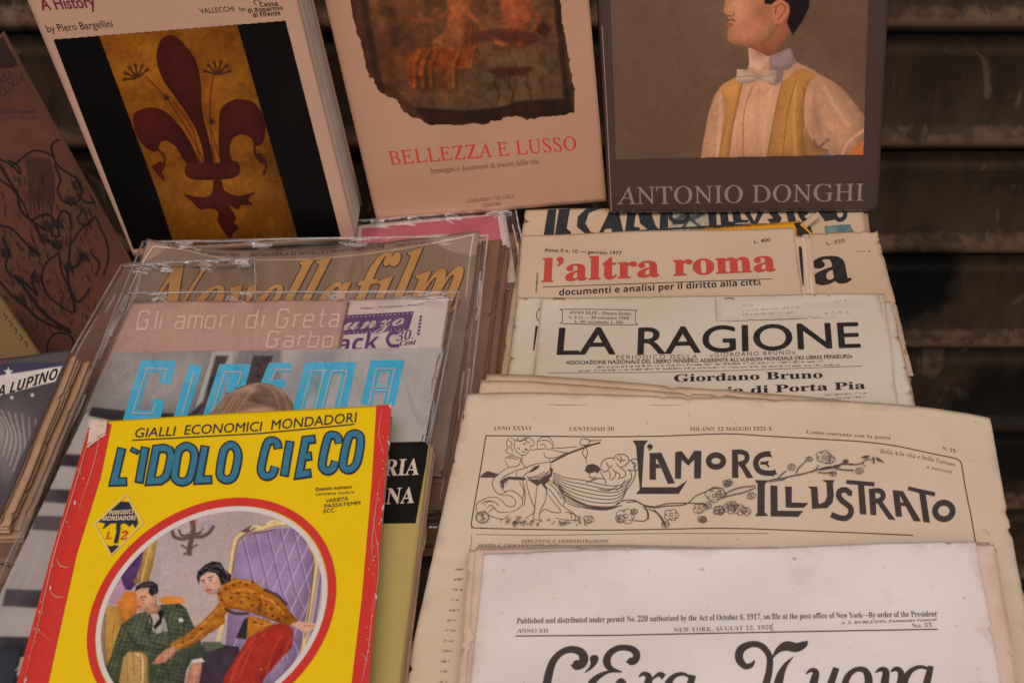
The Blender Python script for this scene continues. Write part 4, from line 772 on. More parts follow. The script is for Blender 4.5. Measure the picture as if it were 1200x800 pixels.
for pts in ([(265, 290), (270, 255), (300, 228), (345, 222), (365, 235)], [(265, 300), (290, 320), (320, 300), (345, 270)], [(350, 230), (375, 200), (420, 195), (455, 215), (460, 245), (435, 275), (400, 285), (370, 260)], [(370, 215), (400, 240), (440, 235)], [(390, 205), (410, 225), (400, 260)], [(300, 250), (310, 270), (325, 290)], [(260, 320), (280, 350), (300, 390), (290, 405)], [(320, 310), (330, 340), (325, 370)], [(345, 300), (370, 330), (350, 370), (330, 375)], [(370, 320), (400, 340), (385, 370)], [(400, 290), (430, 310), (440, 340), (415, 360), (390, 365)], [(430, 280), (470, 240), (510, 228), (535, 260), (530, 300), (490, 310), (450, 305)], [(480, 260), (500, 255), (510, 280), (490, 290)], [(185, 335), (190, 360), (230, 355)], [(200, 370), (250, 365), (290, 370)], [(160, 398), (200, 380), (240, 372)]): I.stroke(e_(pts), .8, 4, taper=.3)
for pts in ([(370, 545), (430, 520), (500, 520), (560, 550), (640, 565), (720, 545), (800, 540), (900, 540), (1000, 545)], [(440, 535), (520, 530), (580, 560), (650, 572), (720, 560), (860, 548), (930, 490), (1000, 460)], [(560, 560), (590, 600), (590, 650), (560, 665), (500, 662)], [(575, 560), (598, 610), (598, 655)], [(600, 580), (660, 610), (700, 670), (715, 700)], [(640, 585), (690, 640), (720, 690)], [(1000, 460), (1060, 430), (1130, 440)]): I.stroke(e_(pts), 1.1, 4, taper=.2)
def flower(c, r_, seed, k=5):
    r = np.random.default_rng(seed)
    for j in range(k):
        t = 2 * np.pi * j / k + r.uniform(-.3, .3); cx, cy = c[0] + r_ * .5 * math.cos(t), c[1] + r_ * .4 * math.sin(t); q = r_ * r.uniform(.42, .6)
        I.stroke([(cx + q * math.cos(a), cy + q * .8 * math.sin(a)) for a in np.linspace(t - 2, t + 2, 6)], .6, 3)
    I.stroke([(c[0] + r_ * .25 * math.cos(a), c[1] + r_ * .2 * math.sin(a)) for a in np.linspace(0, 5.6, 6)], .7, 3)
for (x, y, r_) in ((760, 620, 9), (440, 630, 11), (400, 650, 6), (720, 690, 5), (500, 600, 4), (180, 655, 6), (960, 575, 8), (1095, 595, 7), (975, 655, 5), (1170, 580, 8), (1150, 405, 5), (1060, 490, 10), (1110, 480, 6)): flower((660 + x / 6, 500 + y / 6), r_, int(x))
for (x, y, r_) in ((55, 600, 5), (25, 705, 4), (150, 630, 6), (240, 600, 7), (300, 630, 8), (350, 640, 6), (215, 425, 5), (385, 525, 5), (685, 310, 5), (820, 250, 4), (930, 235, 9), (975, 255, 6), (1095, 268, 3), (1000, 360, 4)): flower((820 + x * .15625, 500 + y * .15625), r_, int(x) + 3)
for pts in ([(180, 520), (230, 490), (300, 465), (420, 450)], [(160, 545), (240, 520), (330, 500), (420, 465)], [(480, 430), (540, 405), (620, 395), (700, 375), (800, 355), (880, 330), (960, 315), (1060, 290), (1150, 288)], [(520, 420), (620, 405), (660, 385), (760, 365), (860, 340)], [(580, 400), (620, 360), (650, 340)], [(720, 360), (740, 320), (800, 260)], [(860, 340), (890, 295)], [(880, 350), (930, 355), (1000, 352)], [(1000, 315), (1060, 330), (1150, 335)]): I.stroke(b_(pts), 1.2, 4, taper=.2)
for pts in ([(0, 305), (60, 290), (130, 285), (160, 268), (250, 275), (300, 262), (330, 240), (365, 240)], [(0, 312), (80, 300), (150, 288)], [(120, 305), (180, 312), (240, 318)], [(300, 262), (325, 292)]): I.stroke(c_(pts), 1.1, 4, taper=.2)
flower((960 + 280 / 6, 500 + 318 / 6), 5, 4)
for pts in ([(290, 225), (325, 210), (358, 215), (330, 232)], [(370, 225), (385, 222), (388, 270), (380, 270)], [(396, 222), (420, 232), (460, 262), (405, 245)], [(160, 250), (180, 240), (205, 258), (180, 265)]): I.poly(c_(pts))
r = np.random.default_rng(6)
for k in range(58):
    x = r.uniform(588, 690); y = 617 - abs(r.normal(0, 3.6)) - (x < 600) * 2; q = r.uniform(.8, 2.1); I.stroke([(x + q * math.cos(a), y + q * .8 * math.sin(a)) for a in np.linspace(r.uniform(0, 3), r.uniform(4, 6.5), 6)], r.uniform(.5, .9), 2)
I.stroke(d_(ringp(130, 690, 48, 42, 0, 12)), 1.1, 0, True); I.stroke(d_([(110, 665), (140, 668), (125, 685), (148, 700), (115, 712)]), 1.1, 3)
I.build('engraving', ink('engraving_ink', lin((78, 62, 56)), .4), T, .00022)
I = Ink(S); I.text('ANNO XXXVI', 'sb', (577, 504), (622, 504), 4.6, -.008); I.text('CENTESIMI 30', 'sb', (667, 505), (719, 505), 4.6, -.008); I.text('MILANO, 12 MAGGIO 1932-X', 'sb', (808, 505), (905, 504.5), 4.6, -.006)
I.text('Conto corrente con la posta', 'sb', (945, 508), (1044, 515), 4.2, -.008); I.text('N. 19', 'sb', (1105, 527.5), (1120, 531), 4.6, -.006)
I.text('Bella è la vita e bella l’amare', 'si', (1031, 531), (1120, 547), 5, base=lambda x: -2 * np.sin((x - 1031) / 28)); I.text('a tramonti', 'si', (1086, 548.5), (1116, 555), 4)
I.text('DIREZIONE E AMMINISTRAZIONE', 'sb', (611, 636), (713, 636), 4, -.008); I.text('SESTO S. GIOVANNI (MILANO)', 'sb', (560, 641.5), (655, 641.5), 4)
for k in range(14): y = 668 + k * 12; x = 546 - (y - 668) * .16; I.scrib((x - 12, y), (x, y), 3.0, 200 + k)
I.build('small_print', ink('soft_ink2', lin((92, 74, 64))), T)
# front American-Italian paper
T = thing('front_newspaper', 'pinkish white newspaper with curly black title, nearest in the right-hand pile', 'newspaper', onpile([(860, 720)], .06)[0], 'old newspapers in the right-hand pile')
nw = paper('pinkish_newsprint', lin((213, 199, 193)), brown=(.42, .24, .12), edge_w=.009, stain=.8, crease=1.0); nw2 = paper('pinkish_browned', lin((204, 178, 160)), brown=(.42, .24, .12), edge_w=.012, stain=1)
bump = waves(.0011, 33)
S = lying([(556, 640), (1166, 636), (1222, 960), (530, 960)], .0545, bump); leaves(T, S, 15, .0007, nw2, .0022, 83, .0012, 5, nu=110, nv=60, fan=(.0001, .0001), t=.0005)
sheet('page', S, .0006, nw2, T, .0016, 81, 150, 90, notch=6)
S = lying([(566, 646), (1146, 634), (1204, 960), (534, 960)], .0560, bump); sheet('front_page', S, .0005, nw, T, .0010, 91, 170, 100, notch=3)
I = Ink(S)
I.text('Published and distributed under permit No. 220 authorized by the Act of October 6, 1917, on file at the post office of New York—By order of the President', 'sb', (605.5, 730.5), (1098, 722), 6.6, -.004, cut=30)
I.text('ANNO XII', 'sr', (605.5, 741), (642, 741), 4.4, .008); I.text('A. S. BURLESON, Postmaster General', 'sbi', (985, 731.2), (1098, 727), 3.0); I.build('small_print', blk, T)
I = Ink(S); I.text('NEW YORK, AUGUST 12, 1920.', 'sb', (790, 740.5), (907, 737), 5, -.008, gap=1.1); I.text('No. 33', 'sb', (1069, 735.5), (1092, 734), 5, -.008); I.build('date_line', ink('soft_ink2', (.1, .07, .06)), T)
I = Ink(S); I.angular([(604, 745), (720, 744.2), (800, 742.5), (950, 739.6), (1099, 737)], 1.3); I.build('rule', blk, T)
I = Ink(S); r = np.random.default_rng(12)
for (x, y, q) in ((823, 667, 3.5), (905, 738, 2.2), (905, 731, 1.6), (931, 654, 2.6), (1098, 718, 1.8), (650, 700, 1.4), (760, 668, 1.2), (1130, 700, 2.4), (590, 668, 2)): I.poly([(x + q * r.uniform(.7, 1.3) * math.cos(t), y + q * .6 * r.uniform(.6, 1.4) * math.sin(t)) for t in np.linspace(0, 6.28, 9)[:-1]], 3)
I.build('foxing', ink('fox_stain', lin((196, 164, 140)), .1), T, .00012)
g_ = lambda pts: L6(pts, 600, 700, .21667); h_ = lambda pts: L6(pts, 850, 700, .21667)
I = Ink(S)
def body(fn, pts, ws):     # brush stroke of changing width
    p = np.asarray(fn(pts), float); w0 = np.array(ws, float) * .21667; q = catmull(np.c_[p, w0], 6); d = np.gradient(q[:, :2], axis=0); d /= np.maximum(np.linalg.norm(d, axis=1), 1e-6)[:, None]
    nn = np.stack([-d[:, 1], d[:, 0]], -1); n = len(q); P = np.vstack([q[:, :2] + nn * q[:, 2:] / 2, q[:, :2] - nn * q[:, 2:] / 2]); I.add(P, [(i, i + 1, n + i + 1, n + i) for i in range(n - 1)])
body(g_, [(318, 362), (345, 378), (378, 360), (388, 325), (368, 292), (318, 280), (265, 298), (222, 345), (200, 410), (185, 480), (160, 560), (100, 620)], [6, 26, 44, 50, 44, 38, 34, 38, 44, 46, 44, 20])
I.disc(g_([(352, 362)])[0], 5.4); I.poly(g_([(420, 330), (430, 314), (455, 310), (468, 325), (462, 350), (440, 378), (405, 402), (392, 404), (415, 378), (425, 355)]), 3)
body(g_, [(618, 345), (645, 350), (668, 335), (672, 300), (640, 275), (580, 272), (530, 300), (512, 345), (535, 385), (595, 402)], [8, 30, 38, 40, 34, 32, 36, 42, 30, 6]); I.disc(g_([(645, 345)])[0], 4.6)
body(g_, [(595, 402), (520, 402), (450, 440), (425, 490), (450, 560), (540, 590), (620, 560)], [6, 16, 34, 44, 44, 30, 10]); body(g_, [(560, 468), (590, 450), (620, 470)], [10, 30, 12])
body(g_, [(684, 430), (710, 412), (738, 425), (735, 470), (715, 560)], [6, 22, 34, 44, 42]); body(g_, [(735, 470), (770, 430), (800, 415), (822, 430)], [8, 14, 28, 36])
body(g_, [(965, 430), (920, 412), (870, 430), (840, 480), (840, 550), (900, 570), (950, 520), (985, 420)], [16, 20, 28, 44, 44, 24, 18, 10]); body(g_, [(978, 420), (955, 500), (940, 580)], [36, 40, 40])
body(h_, [(158, 340), (140, 365), (105, 370), (75, 330), (85, 280), (140, 252), (195, 262), (235, 310), (240, 370), (225, 450), (190, 560)], [8, 26, 34, 44, 44, 34, 34, 34, 36, 40, 44])
body(h_, [(255, 325), (285, 285), (330, 262), (385, 270), (430, 250), (443, 233)], [8, 30, 52, 50, 34, 4]); body(h_, [(368, 320), (325, 365), (295, 430), (285, 500), (310, 570)], [4, 24, 44, 50, 46])
body(h_, [(436, 412), (465, 392), (490, 405), (480, 450), (465, 530), (490, 580), (550, 540)], [8, 22, 34, 44, 46, 30, 12]); body(h_, [(600, 380), (570, 470), (550, 570)], [34, 40, 42])
body(h_, [(640, 500), (660, 430), (705, 390), (755, 395), (775, 450), (750, 530), (700, 580), (650, 560), (640, 500)], [40, 34, 26, 34, 44, 40, 28, 34, 40])
body(h_, [(812, 405), (840, 388), (868, 400), (862, 460), (850, 560)], [8, 24, 36, 44, 42]); body(h_, [(895, 400), (925, 385), (950, 410), (940, 480), (880, 570)], [10, 26, 34, 40, 16])
body(h_, [(1100, 385), (1050, 375), (1000, 400), (965, 460), (965, 550), (1020, 570), (1070, 510)], [16, 20, 28, 44, 44, 24, 16]); body(h_, [(1112, 370), (1090, 460), (1070, 580)], [30, 40, 40])
I.build('title_lettering', ink('masthead_ink', (.05, .035, .03)), T)
# ------------------------------------------------------------------ left-hand pile
GP = 'old magazines in the left-hand pile'
clear = plastic('clear_plastic', .02, .07, .6); seam = plastic('plastic_seam', haze=.14, rough=.25, gloss=.7)
bead = plastic('plastic_bead', haze=.10, rough=.32, gloss=.65)
def sleeve(quad, h, label, seed, a=.0012, wr=.0012, cat='plastic sleeve'):
    T = thing('plastic_sleeve', label, cat, onpile([quad[1]], h)[0], 'clear plastic sleeves round the magazines')
    r = np.random.default_rng(seed); f = r.uniform(8, 20, 3); p = r.uniform(0, 6, 3)
    def b(u, v): return a + wr * (.5 * np.sin(f[0] * u + p[0] + 2 * v) * np.sin(f[1] * v * .6 + p[1]) + .5 * np.exp(-((v - .012) / .02) ** 2) * np.sin(f[2] * 3 * u + p[2]) + .8 * np.exp(-(np.minimum(u, 1 - u) / .03) ** 2) * np.sin(26 * v + p[0]))
    S = lying(quad, h, b); sheet('film', S, .00012, clear, T, .0006, seed, 120, 120)
    I = Ink(S); Cp = topx(S.at(np.array([0, 1, 1, 0]), np.array([0, 0, 1, 1]))); TL, TR, BR, BL = Cp
    def edge(a_, b_, w): n = 40; t = np.linspace(0, 1, n)[:, None]; I.stroke(a_ + (b_ - a_) * t + r.normal(0, .08, (n, 2)), w, 0)
    edge(TL, TR, 2.0); edge(TL + (0, 7), TR + (0, 6), .8); edge(TR, BR, 2.2); edge(TL, BL, 2.2); edge(TR + (-7, 0), BR + (-7, 0), .7)
    I.build('seam', seam, T, .0003)
    up = [(TL + (2, 1), TR + (-2, 1), 2.2, .0009), (TR, BR, 2.0, .0008), (TL, BL, 2.0, .0008)]; L = []
    for a_, b_, w_, h_ in up:
        t = np.linspace(0, 1, 9)[:, None]; L.append((a_ + (b_ - a_) * t + r.normal(0, .3, (9, 2)), w_, h_))
    for cx, s_ in ((.12, 1), (.3, 1), (.93, -1), (.97, -1), (.6, 1)):      # puckers below the welded top edge
        for k in range(3):
            pt = TL + (TR - TL) * np.clip(cx + r.normal(0, .03), .02, .98) + (0, 3 + 3 * k); l = r.uniform(8, 26); L.append((np.array([pt, pt + np.array((l * .5 * s_, r.uniform(-1.5, 2))), pt + np.array((l * s_, r.uniform(-1, 4)))]), r.uniform(1.6, 3.4), r.uniform(.0006, .0016)))
    for k in range(10):
        q = r.uniform(.03, .5); e = r.random() < .6; a_ = (TL + (BL - TL) * q + (r.uniform(3, 16), 0)) if e else (TR + (BR - TR) * q - (r.uniform(3, 12), 0)); l = r.uniform(20, 60); dd = (BL - TL) / np.linalg.norm(BL - TL) if e else (BR - TR) / np.linalg.norm(BR - TR)
        L.append((np.array([a_, a_ + dd * l * .5 + r.normal(0, 1.5, 2), a_ + dd * l]), r.uniform(1.5, 3), r.uniform(.0005, .0013)))
    ridge('pucker', S, L, bead, T); return T, S
# pink card under the fresco book
T = thing('postcard', 'pink printed card with white border, poking out below the pale pink book', 'card', onpile([(510, 270)], .012)[0])
S = lying([(417, 264), (592, 247), (606, 330), (410, 350)], .0125); sheet('card', S, .0008, plain('card_white', (.60, .48, .44), .5, .2, .2), T, .0002, 2, 30, 30)
I = Ink(S); I.poly([(424, 268), (583, 252.5), (596, 340), (420, 350)]); I.build('printed_panel', ink('pink_ink', lin((180, 84, 96)), .3), T)
I = Ink(S); I.stroke([(490, 286), (500, 280), (520, 277), (560, 281), (566, 290)], 5, 4); I.build('ribbon_print', ink('pale_green_ink', lin((164, 150, 116))), T, .0004)
sleeve([(408, 262), (604, 245), (622, 340), (400, 345)], .0145, 'clear plastic sleeve over the pink card', 4)
# cardboard divider at the left
T = thing('cardboard_sheet', 'plain grey beige cardboard sheet lying behind the sleeved magazines at left', 'cardboard', onpile([(130, 340)], .01)[0])
S = lying([(150, 306), (420, 300), (420, 620), (-40, 620)], .010, wob(.0006, 5)); sheet('board', S, .004, paper('grey_card', lin((104, 72, 56)), brown=(.25, .16, .11), edge_w=.004), T, .0006, 6, 60, 60)
# ragged old papers under the gilt-title magazine
ob = paper('old_brown_pages', lin((122, 90, 70)), brown=(.13, .075, .04), edge_w=.014, stain=1)
T = thing('old_newspaper', 'brown ragged stack of old papers between the two piles', 'newspaper', onpile([(575, 340)], .02)[0], GP)
S = lying([(300, 290), (590, 279), (548, 600), (250, 600)], .026, wob(.0008, 6)); sheet('page', S, .0008, ob, T, .0016, 121, 60, 130, notch=4); leaves(T, S, 12, .0016, ob, .0026, 123, .0018, 4, nu=40, nv=110, fan=(.0006, .0002))
TT = thing('old_newspaper', 'grey brown crumpled paper stack edge just left of the cream newspapers', 'newspaper', onpile([(590, 340)], .012)[0], GP)
S = lying([(420, 292), (607, 272), (592, 640), (380, 640)], .011, wob(.0008, 7)); sheet('page', S, .0008, ob, TT, .0016, 131, 50, 120, notch=4); leaves(TT, S, 5, .0012, ob, .0030, 133, .0020, 4, nu=40, nv=100)
# gilt title film magazine
curl = lambda u, v: .012 * np.clip(1 - v * 3.0, 0, 1) * (np.clip((u - .35) / .65, 0, 1) ** 2 * .9 + np.clip((.25 - u) / .25, 0, 1) ** 1.5) + .0008 * np.sin(9 * u)
nv_ = paper('mauve_brown_cover', lin((138, 114, 98)), brown=(.42, .30, .2), edge_w=.003, rough=.55, coat=.1, stain=.7)
T = thing('film_magazine', 'faded brown film weekly with tall golden italic title, behind the sleeved magazines', 'magazine', onpile([(370, 320)], .026)[0], GP)
S = lying([(176, 295), (563, 286), (520, 560), (60, 560)], .029, curl); sheet('front_cover', S, .0008, nv_, T, .0014, 141, 110, 70, notch=3); leaves(T, S, 7, .0014, ob, .0014, 143, .0014, 5, nu=70, nv=60, fan=(.0006, 0))
I = Ink(S); I.stroke([(180, 289), (215, 293), (262, 303), (330, 305), (400, 301), (470, 292), (520, 283), (556, 275)], 2.2, 4); I.stroke([(180, 289), (165, 312), (150, 345)], 2.2, 3); I.stroke([(555, 275), (551, 300), (546, 350)], 2.2, 3); I.build('border_print', ink('pale_border_ink', lin((176, 150, 126))), T)
bs = lambda x: 5 * np.sin((x - 180) / 360 * np.pi)
I = Ink(S); I.text('Novella', 'sbi', (150, 389), (394, 384), (86, 88), bold=2.0, sk=.05, cut=14, base=bs); I.text('film', 'sbi', (386, 383), (535, 368), (88, 86), bold=2.0, sk=.05, cut=14, base=bs, ch='l'); I.build('title_shadow', ink('brown_outline_ink', lin((66, 42, 30))), T)
I = Ink(S); I.text('Novella', 'sbi', (150, 389), (394, 384), (86, 88), bold=.5, sk=.05, cut=14, base=bs); I.text('film', 'sbi', (386, 383), (535, 368), (88, 86), bold=.5, sk=.05, cut=14, base=bs, ch='l'); I.build('title_lettering', ink('dull_gold_ink', lin((190, 140, 78)), .3), T, .0005)
I = Ink(S); I.text('Cent. 50', 'sb', (196, 289), (226, 293), 3, base=None); I.text('25 Novembre 1937', 'sb', (234, 297.5), (280, 301), 3.4); I.text('SETTIMANALE DI NOVELLE CINEMATOGRAFICHE', 'ssb', (292, 301), (450, 291), 4.4, base=lambda x: 2 * np.sin((x - 292) / 158 * np.pi), cut=15); I.text('Anno IV N. 48', 'sb', (462, 289.5), (498, 285), 3.2); I.build('small_lettering', ink('dark_brown_ink', lin((66, 48, 42))), T)
sleeve([(168, 283), (572, 276), (534, 620), (30, 620)], .036, 'large clear sleeve over the gilt-title film magazine', 9, .0004, .0008)
# small white magazine with purple title
T = thing('film_magazine', 'pale lilac magazine with purple title panel and price, tucked to the right under the sleeve', 'magazine', onpile([(460, 380)], .034)[0], GP)
S = lying([(380, 351), (527, 347), (508, 470), (350, 475)], .0385, wob(.0004, 8)); sheet('front_cover', S, .0008, paper('lilac_white', lin((214, 196, 190)), edge_w=.002, rough=.5, coat=.2, stain=.2, speck=.05), T, .0003, 151, 50, 50); leaves(T, S, 5, .0012, creamd, .0008, 153, .0008, 2, nu=30, nv=30)
pi_ = ink('purple_ink', lin((92, 60, 112)), .2)
I = Ink(S); I.poly([(400, 370), (485, 365), (479, 387), (396, 393)]); I.text('ack', 'ssb', (394, 413), (442, 409.5), 20, cut=20); I.stroke([(466, 390), (458, 391), (454, 398), (458, 405), (468, 405)], 4, 4); I.text('Cent', 'sbi', (468, 405.5), (487, 403.5), 6, .02)
I.text('30.', 'sb', (464, 400), (484, 397), 11, -.005)
for k in range(6): I.poly([(492 - k * .6, 370 + k * 4), (495 - k * .6, 370 + k * 4), (494.6 - k * .6, 372.6 + k * 4), (491.6 - k * .6, 372.6 + k * 4)])
I.text('Milano - 10 novembre - Anno IV', 'ss', (422, 363), (496, 358), 2.6); I.build('title_panel', pi_, T)
I = Ink(S); I.text('unzo', 'scr', (402, 387.5), (473, 381.5), 17, .015)
for k in range(17): I.disc((404 + k * 4.9, 372.6 - k * .29), .8, 6); I.disc((400 + k * 4.9, 391.4 - k * .3), .8, 6)
I.build('title_lettering', ink('white_ink', lin((196, 172, 172)), .1), T, .0005)
# mauve star magazine
T = thing('film_magazine', 'mauve brown magazine with pale spaced lettering, upper left inside the clear sleeve', 'magazine', onpile([(280, 380)], .038)[0], GP)
S = lying([(155, 354), (408, 351), (385, 470), (100, 480)], .0405, wob(.0004, 9)); sheet('front_cover', S, .0008, paper('mauve_cover', lin((184, 148, 136)), brown=(.5, .38, .34), edge_w=.0016, rough=.5, coat=.2, stain=.2, speck=.05), T, .0003, 161, 60, 50); leaves(T, S, 2, .0008, creamd, .0006, 163, .0006, 2, nu=30, nv=30)
pl = ink('pale_mauve_ink', lin((214, 182, 168)), .2)
I = Ink(S)
def mono(txt, x, y, h, adv, w_, lean=.22, rise=0):     # square one-line lettering
    GL = {'G': [[(1, .8), (.85, 1), (.15, 1), (0, .85), (0, .15), (.15, 0), (.85, 0), (1, .15), (1, .5), (.55, .5)]], 'l': [[(.2, 1), (.2, 0)]], 'i': [[(.2, .68), (.2, 0)], [(.2, .9), (.2, .84)]],
          'a': [[(.1, .68), (.8, .68), (.9, .55), (.9, 0)], [(.9, .38), (.2, .38), (.05, .2), (.2, 0), (.9, 0)]], 'm': [[(0, 0), (0, .68), (.5, .68), (.5, 0)], [(.5, .68), (1, .68), (1, 0)]], 'o': [[(.1, 0), (.0, .1), (0, .58), (.1, .68), (.8, .68), (.9, .58), (.9, .1), (.8, 0), (.1, 0)]],
          'r': [[(.1, 0), (.1, .68), (.7, .68)]], 'd': [[(.9, 1), (.9, 0), (.1, 0), (0, .15), (0, .55), (.1, .68), (.9, .68)]], 'e': [[(0, .36), (.85, .36), (.85, .6), (.75, .68), (.1, .68), (0, .55), (0, .1), (.1, 0), (.85, 0)]], 't': [[(.3, 1), (.3, .1), (.4, 0), (.75, 0)], [(0, .68), (.7, .68)]], 'b': [[(0, 1), (0, 0), (.8, 0), (.9, .12), (.9, .55), (.8, .68), (0, .68)]]}
    for c in txt:
        if c == ' ': x += adv * .75; continue
        cw = {'l': .35, 'i': .35, 'm': 1.15, 'G': 1.1, 't': .75, 'r': .75}.get(c, .95)
        for st in GL[c]: I.angular([(x + px * adv * .68 * (1.3 if c == 'm' else 1) + py * h * lean, y - py * h + rise * (x - 160)) for px, py in st], w_)
        x += adv * cw
mono('Gli amori di Greta', 160, 386, 21, 17.2, 2.4, .2, -.012); mono('Garbo', 312, 407, 18, 17.5, 2.4, .2)
I.build('title_lettering', pl, T, .0003)
# grey cinema magazine
T = thing('film_magazine', 'grey magazine with big blue double-line title and a fair-haired head, inside the clear sleeve', 'magazine', onpile([(310, 460)], .043)[0], GP)
S = lying([(133, 412), (521, 408.5), (396, 900), (-88, 900)], .0435, wob(.0005, 10)); gs = plain('grey_cover', lin((184, 175, 172)), .4, .12, .35, scale=20)
sheet('front_cover', S, .0008, gs, T, .0002, 171, 60, 60); leaves(T, S, 3, .0009, creamd, .0007, 173, .0006, 2, nu=30, nv=60)
P = Paint(-20, 405, 520, 830, 1.0, (184, 175, 172), 1); P.mask([(133, 413), (519, 406.5), (440, 830), (-66, 835)])
P.poly([(133, 412), (250, 410), (225, 490), (100, 484)], lambda X, Y: np.stack([156 + (X - 120) * .2, 148 + (X - 120) * .18, 146 + (X - 120) * .17], -1), 3, 1); P.poly([(280, 408), (330, 408), (330, 500), (250, 500)], (128, 126, 130), 3); P.poly([(355, 408), (400, 407), (380, 460), (320, 470)], (142, 142, 146), 8, .8)
for pts in ([(253, 417), (268, 417), (243, 478), (232, 497), (214, 494), (238, 470)], [(297, 417), (320, 417), (300, 470), (282, 470)]): P.poly(pts, (52, 44, 48), 1.2)
P.poly([(108, 477), (150, 482), (235, 486), (240, 497), (150, 497), (104, 487)], (52, 46, 50), 1.2)
for y in (532, 573, 604, 690, 745, 790): x = 108 - (y - 470) * .405; P.poly([(x - 12, y), (x + 120, y + 4), (x + 120, y + 22 + (y - 500) * .03), (x - 16, y + 12 + (y - 500) * .04)], (54, 48, 56), 1.5)
P.poly([(x_, y_) for x_, y_ in ((0, 600), (60, 560), (90, 640), (-10, 760))], (168, 152, 148), 12, .3)
hair = lambda X, Y: np.array([132., 104, 86]) + nz2(X + Y * .6, (Y - X * .3) * 3, 16, 3)[..., None] * np.array([34, 32, 30])
P.poly([(240, 500), (250, 482), (264, 466), (282, 454), (303, 449), (322, 453), (338, 466), (346, 482), (349, 500)], hair, .9, 1, 4); P.poly([(262, 500), (280, 482), (305, 478), (325, 482), (334, 500)], (186, 146, 124), 2.5, 1, 3)
for k in range(16): a = k / 15; P.line([(303, 450), (296 - 34 * a, 462 + 6 * a), (284 - 40 * a, 482 + 12 * a)], .8, (186, 162, 140) if k % 3 else (92, 68, 56), .7, .5)
for k in range(12): a = k / 11; P.line([(303, 450), (318 + 16 * a, 462), (330 + 16 * a, 488)], .8, (170, 140, 120) if k % 3 else (86, 64, 52), .7, .5)
P.grain(30, .04, 3); P.build('cover_picture', S, T, painted('gloss_print', .35, .35))
z2 = lambda pts: L6(pts, 110, 400, .18333); z3 = lambda pts: L6(pts, 320, 400, .2)
cy = Ink(S); gl_ = Ink(S)
for pts, w_ in ((z2([(452, 272), (478, 162), (328, 160), (232, 478), (392, 480), (416, 372)]), 13.5), (z2([(654, 152), (546, 506)]), 15), (z2([(726, 506), (830, 184), (958, 184), (928, 300)]), 13.5), (z2([(870, 330), (890, 215)]), 9), ([(309, 455), (319, 431), (341, 431)], 11), ([(316, 449), (334, 450)], 9),
                (z3([(140, 430), (215, 158), (448, 156), (392, 400)]), 13.5), (z3([(262, 410), (322, 166)]), 13.5), (z3([(545, 372), (600, 146), (728, 146), (678, 372)]), 13.5), (z3([(575, 282), (690, 282)]), 9)):
    cy.angular(pts, w_)
for pts in (z2([(446, 252), (466, 180), (340, 176), (250, 462), (376, 465), (396, 400)]), z2([(640, 200), (566, 470)]), z2([(748, 480), (838, 200), (944, 200), (922, 280)]), [(318, 447), (324, 434), (340, 434)],
            z3([(162, 420), (225, 176), (310, 174)]), z3([(240, 420), (300, 176), (322, 174)]), z3([(286, 400), (345, 176), (432, 176), (385, 390)]), z3([(560, 372), (606, 164), (712, 164), (668, 372)]), z3([(590, 270), (684, 270)]), z3([(585, 290), (680, 290)]), z3([(622, 240), (636, 188), (678, 188), (664, 240), (622, 240)]), z3([(606, 372), (616, 312), (654, 312), (640, 372)])): gl_.angular(pts, 1.9)
cy.build('title_lettering', ink('cyan_ink', lin((62, 178, 214)), .1, coat=.3), T, .0004); gl_.build('title_inline', gs, T, .0007)
hd = Paint(236, 444, 352, 500, 1.5, (150, 120, 100), 1); hd.mask([(241, 500), (250, 481), (264, 465), (282, 453.5), (303, 449), (322, 452.5), (338, 465), (346, 482), (349, 500)], 3)
hd.grain(8, .14, 4); hd.poly([(240, 500), (250, 482), (264, 466), (282, 454), (303, 449), (322, 453), (338, 466), (346, 482), (349, 500)], hair, .9, 1, 4); hd.poly([(262, 500), (278, 484), (305, 477), (325, 482), (334, 500)], (182, 144, 122), 2.8, 1, 3)
rr = np.random.default_rng(31)
for k in range(60): a = rr.uniform(0, 1); e = rr.normal(0, 1.2); hd.line([(304 + e, 450), (296 - 34 * a + e, 460 + 6 * a), (280 - 40 * a + e, 484 + 14 * a)], rr.uniform(.4, 1.2), [(214, 184, 152), (128, 92, 70), (176, 140, 112)][k % 3], .8, .4)
for k in range(44): a = rr.uniform(0, 1); e = rr.normal(0, 1); hd.line([(304 + e, 450), (320 + 16 * a + e, 461), (330 + 16 * a, 490)], rr.uniform(.4, 1.1), [(196, 160, 130), (112, 80, 62), (158, 122, 98)][k % 3], .8, .4)
hd.poly([(268, 502), (280, 487), (305, 480), (324, 485), (333, 502)], (206, 164, 140), 3.2, .9, 3); hd.blob((296, 458), 7, (222, 196, 166), .6, 4)
hd.build('head_print', S, T, painted('gloss_print'), .0009)
sleeve([(148, 343), (538, 342), (430, 900), (-100, 900)], .0455, 'clear plastic sleeve holding the blue-title magazine and the two above it', 14, .0006, .0008)
sleeve([(143, 312), (300, 305), (300, 900), (-190, 900)], .036, 'crinkled clear sleeve edge along the far left of the pile', 19, .0008, .0016)
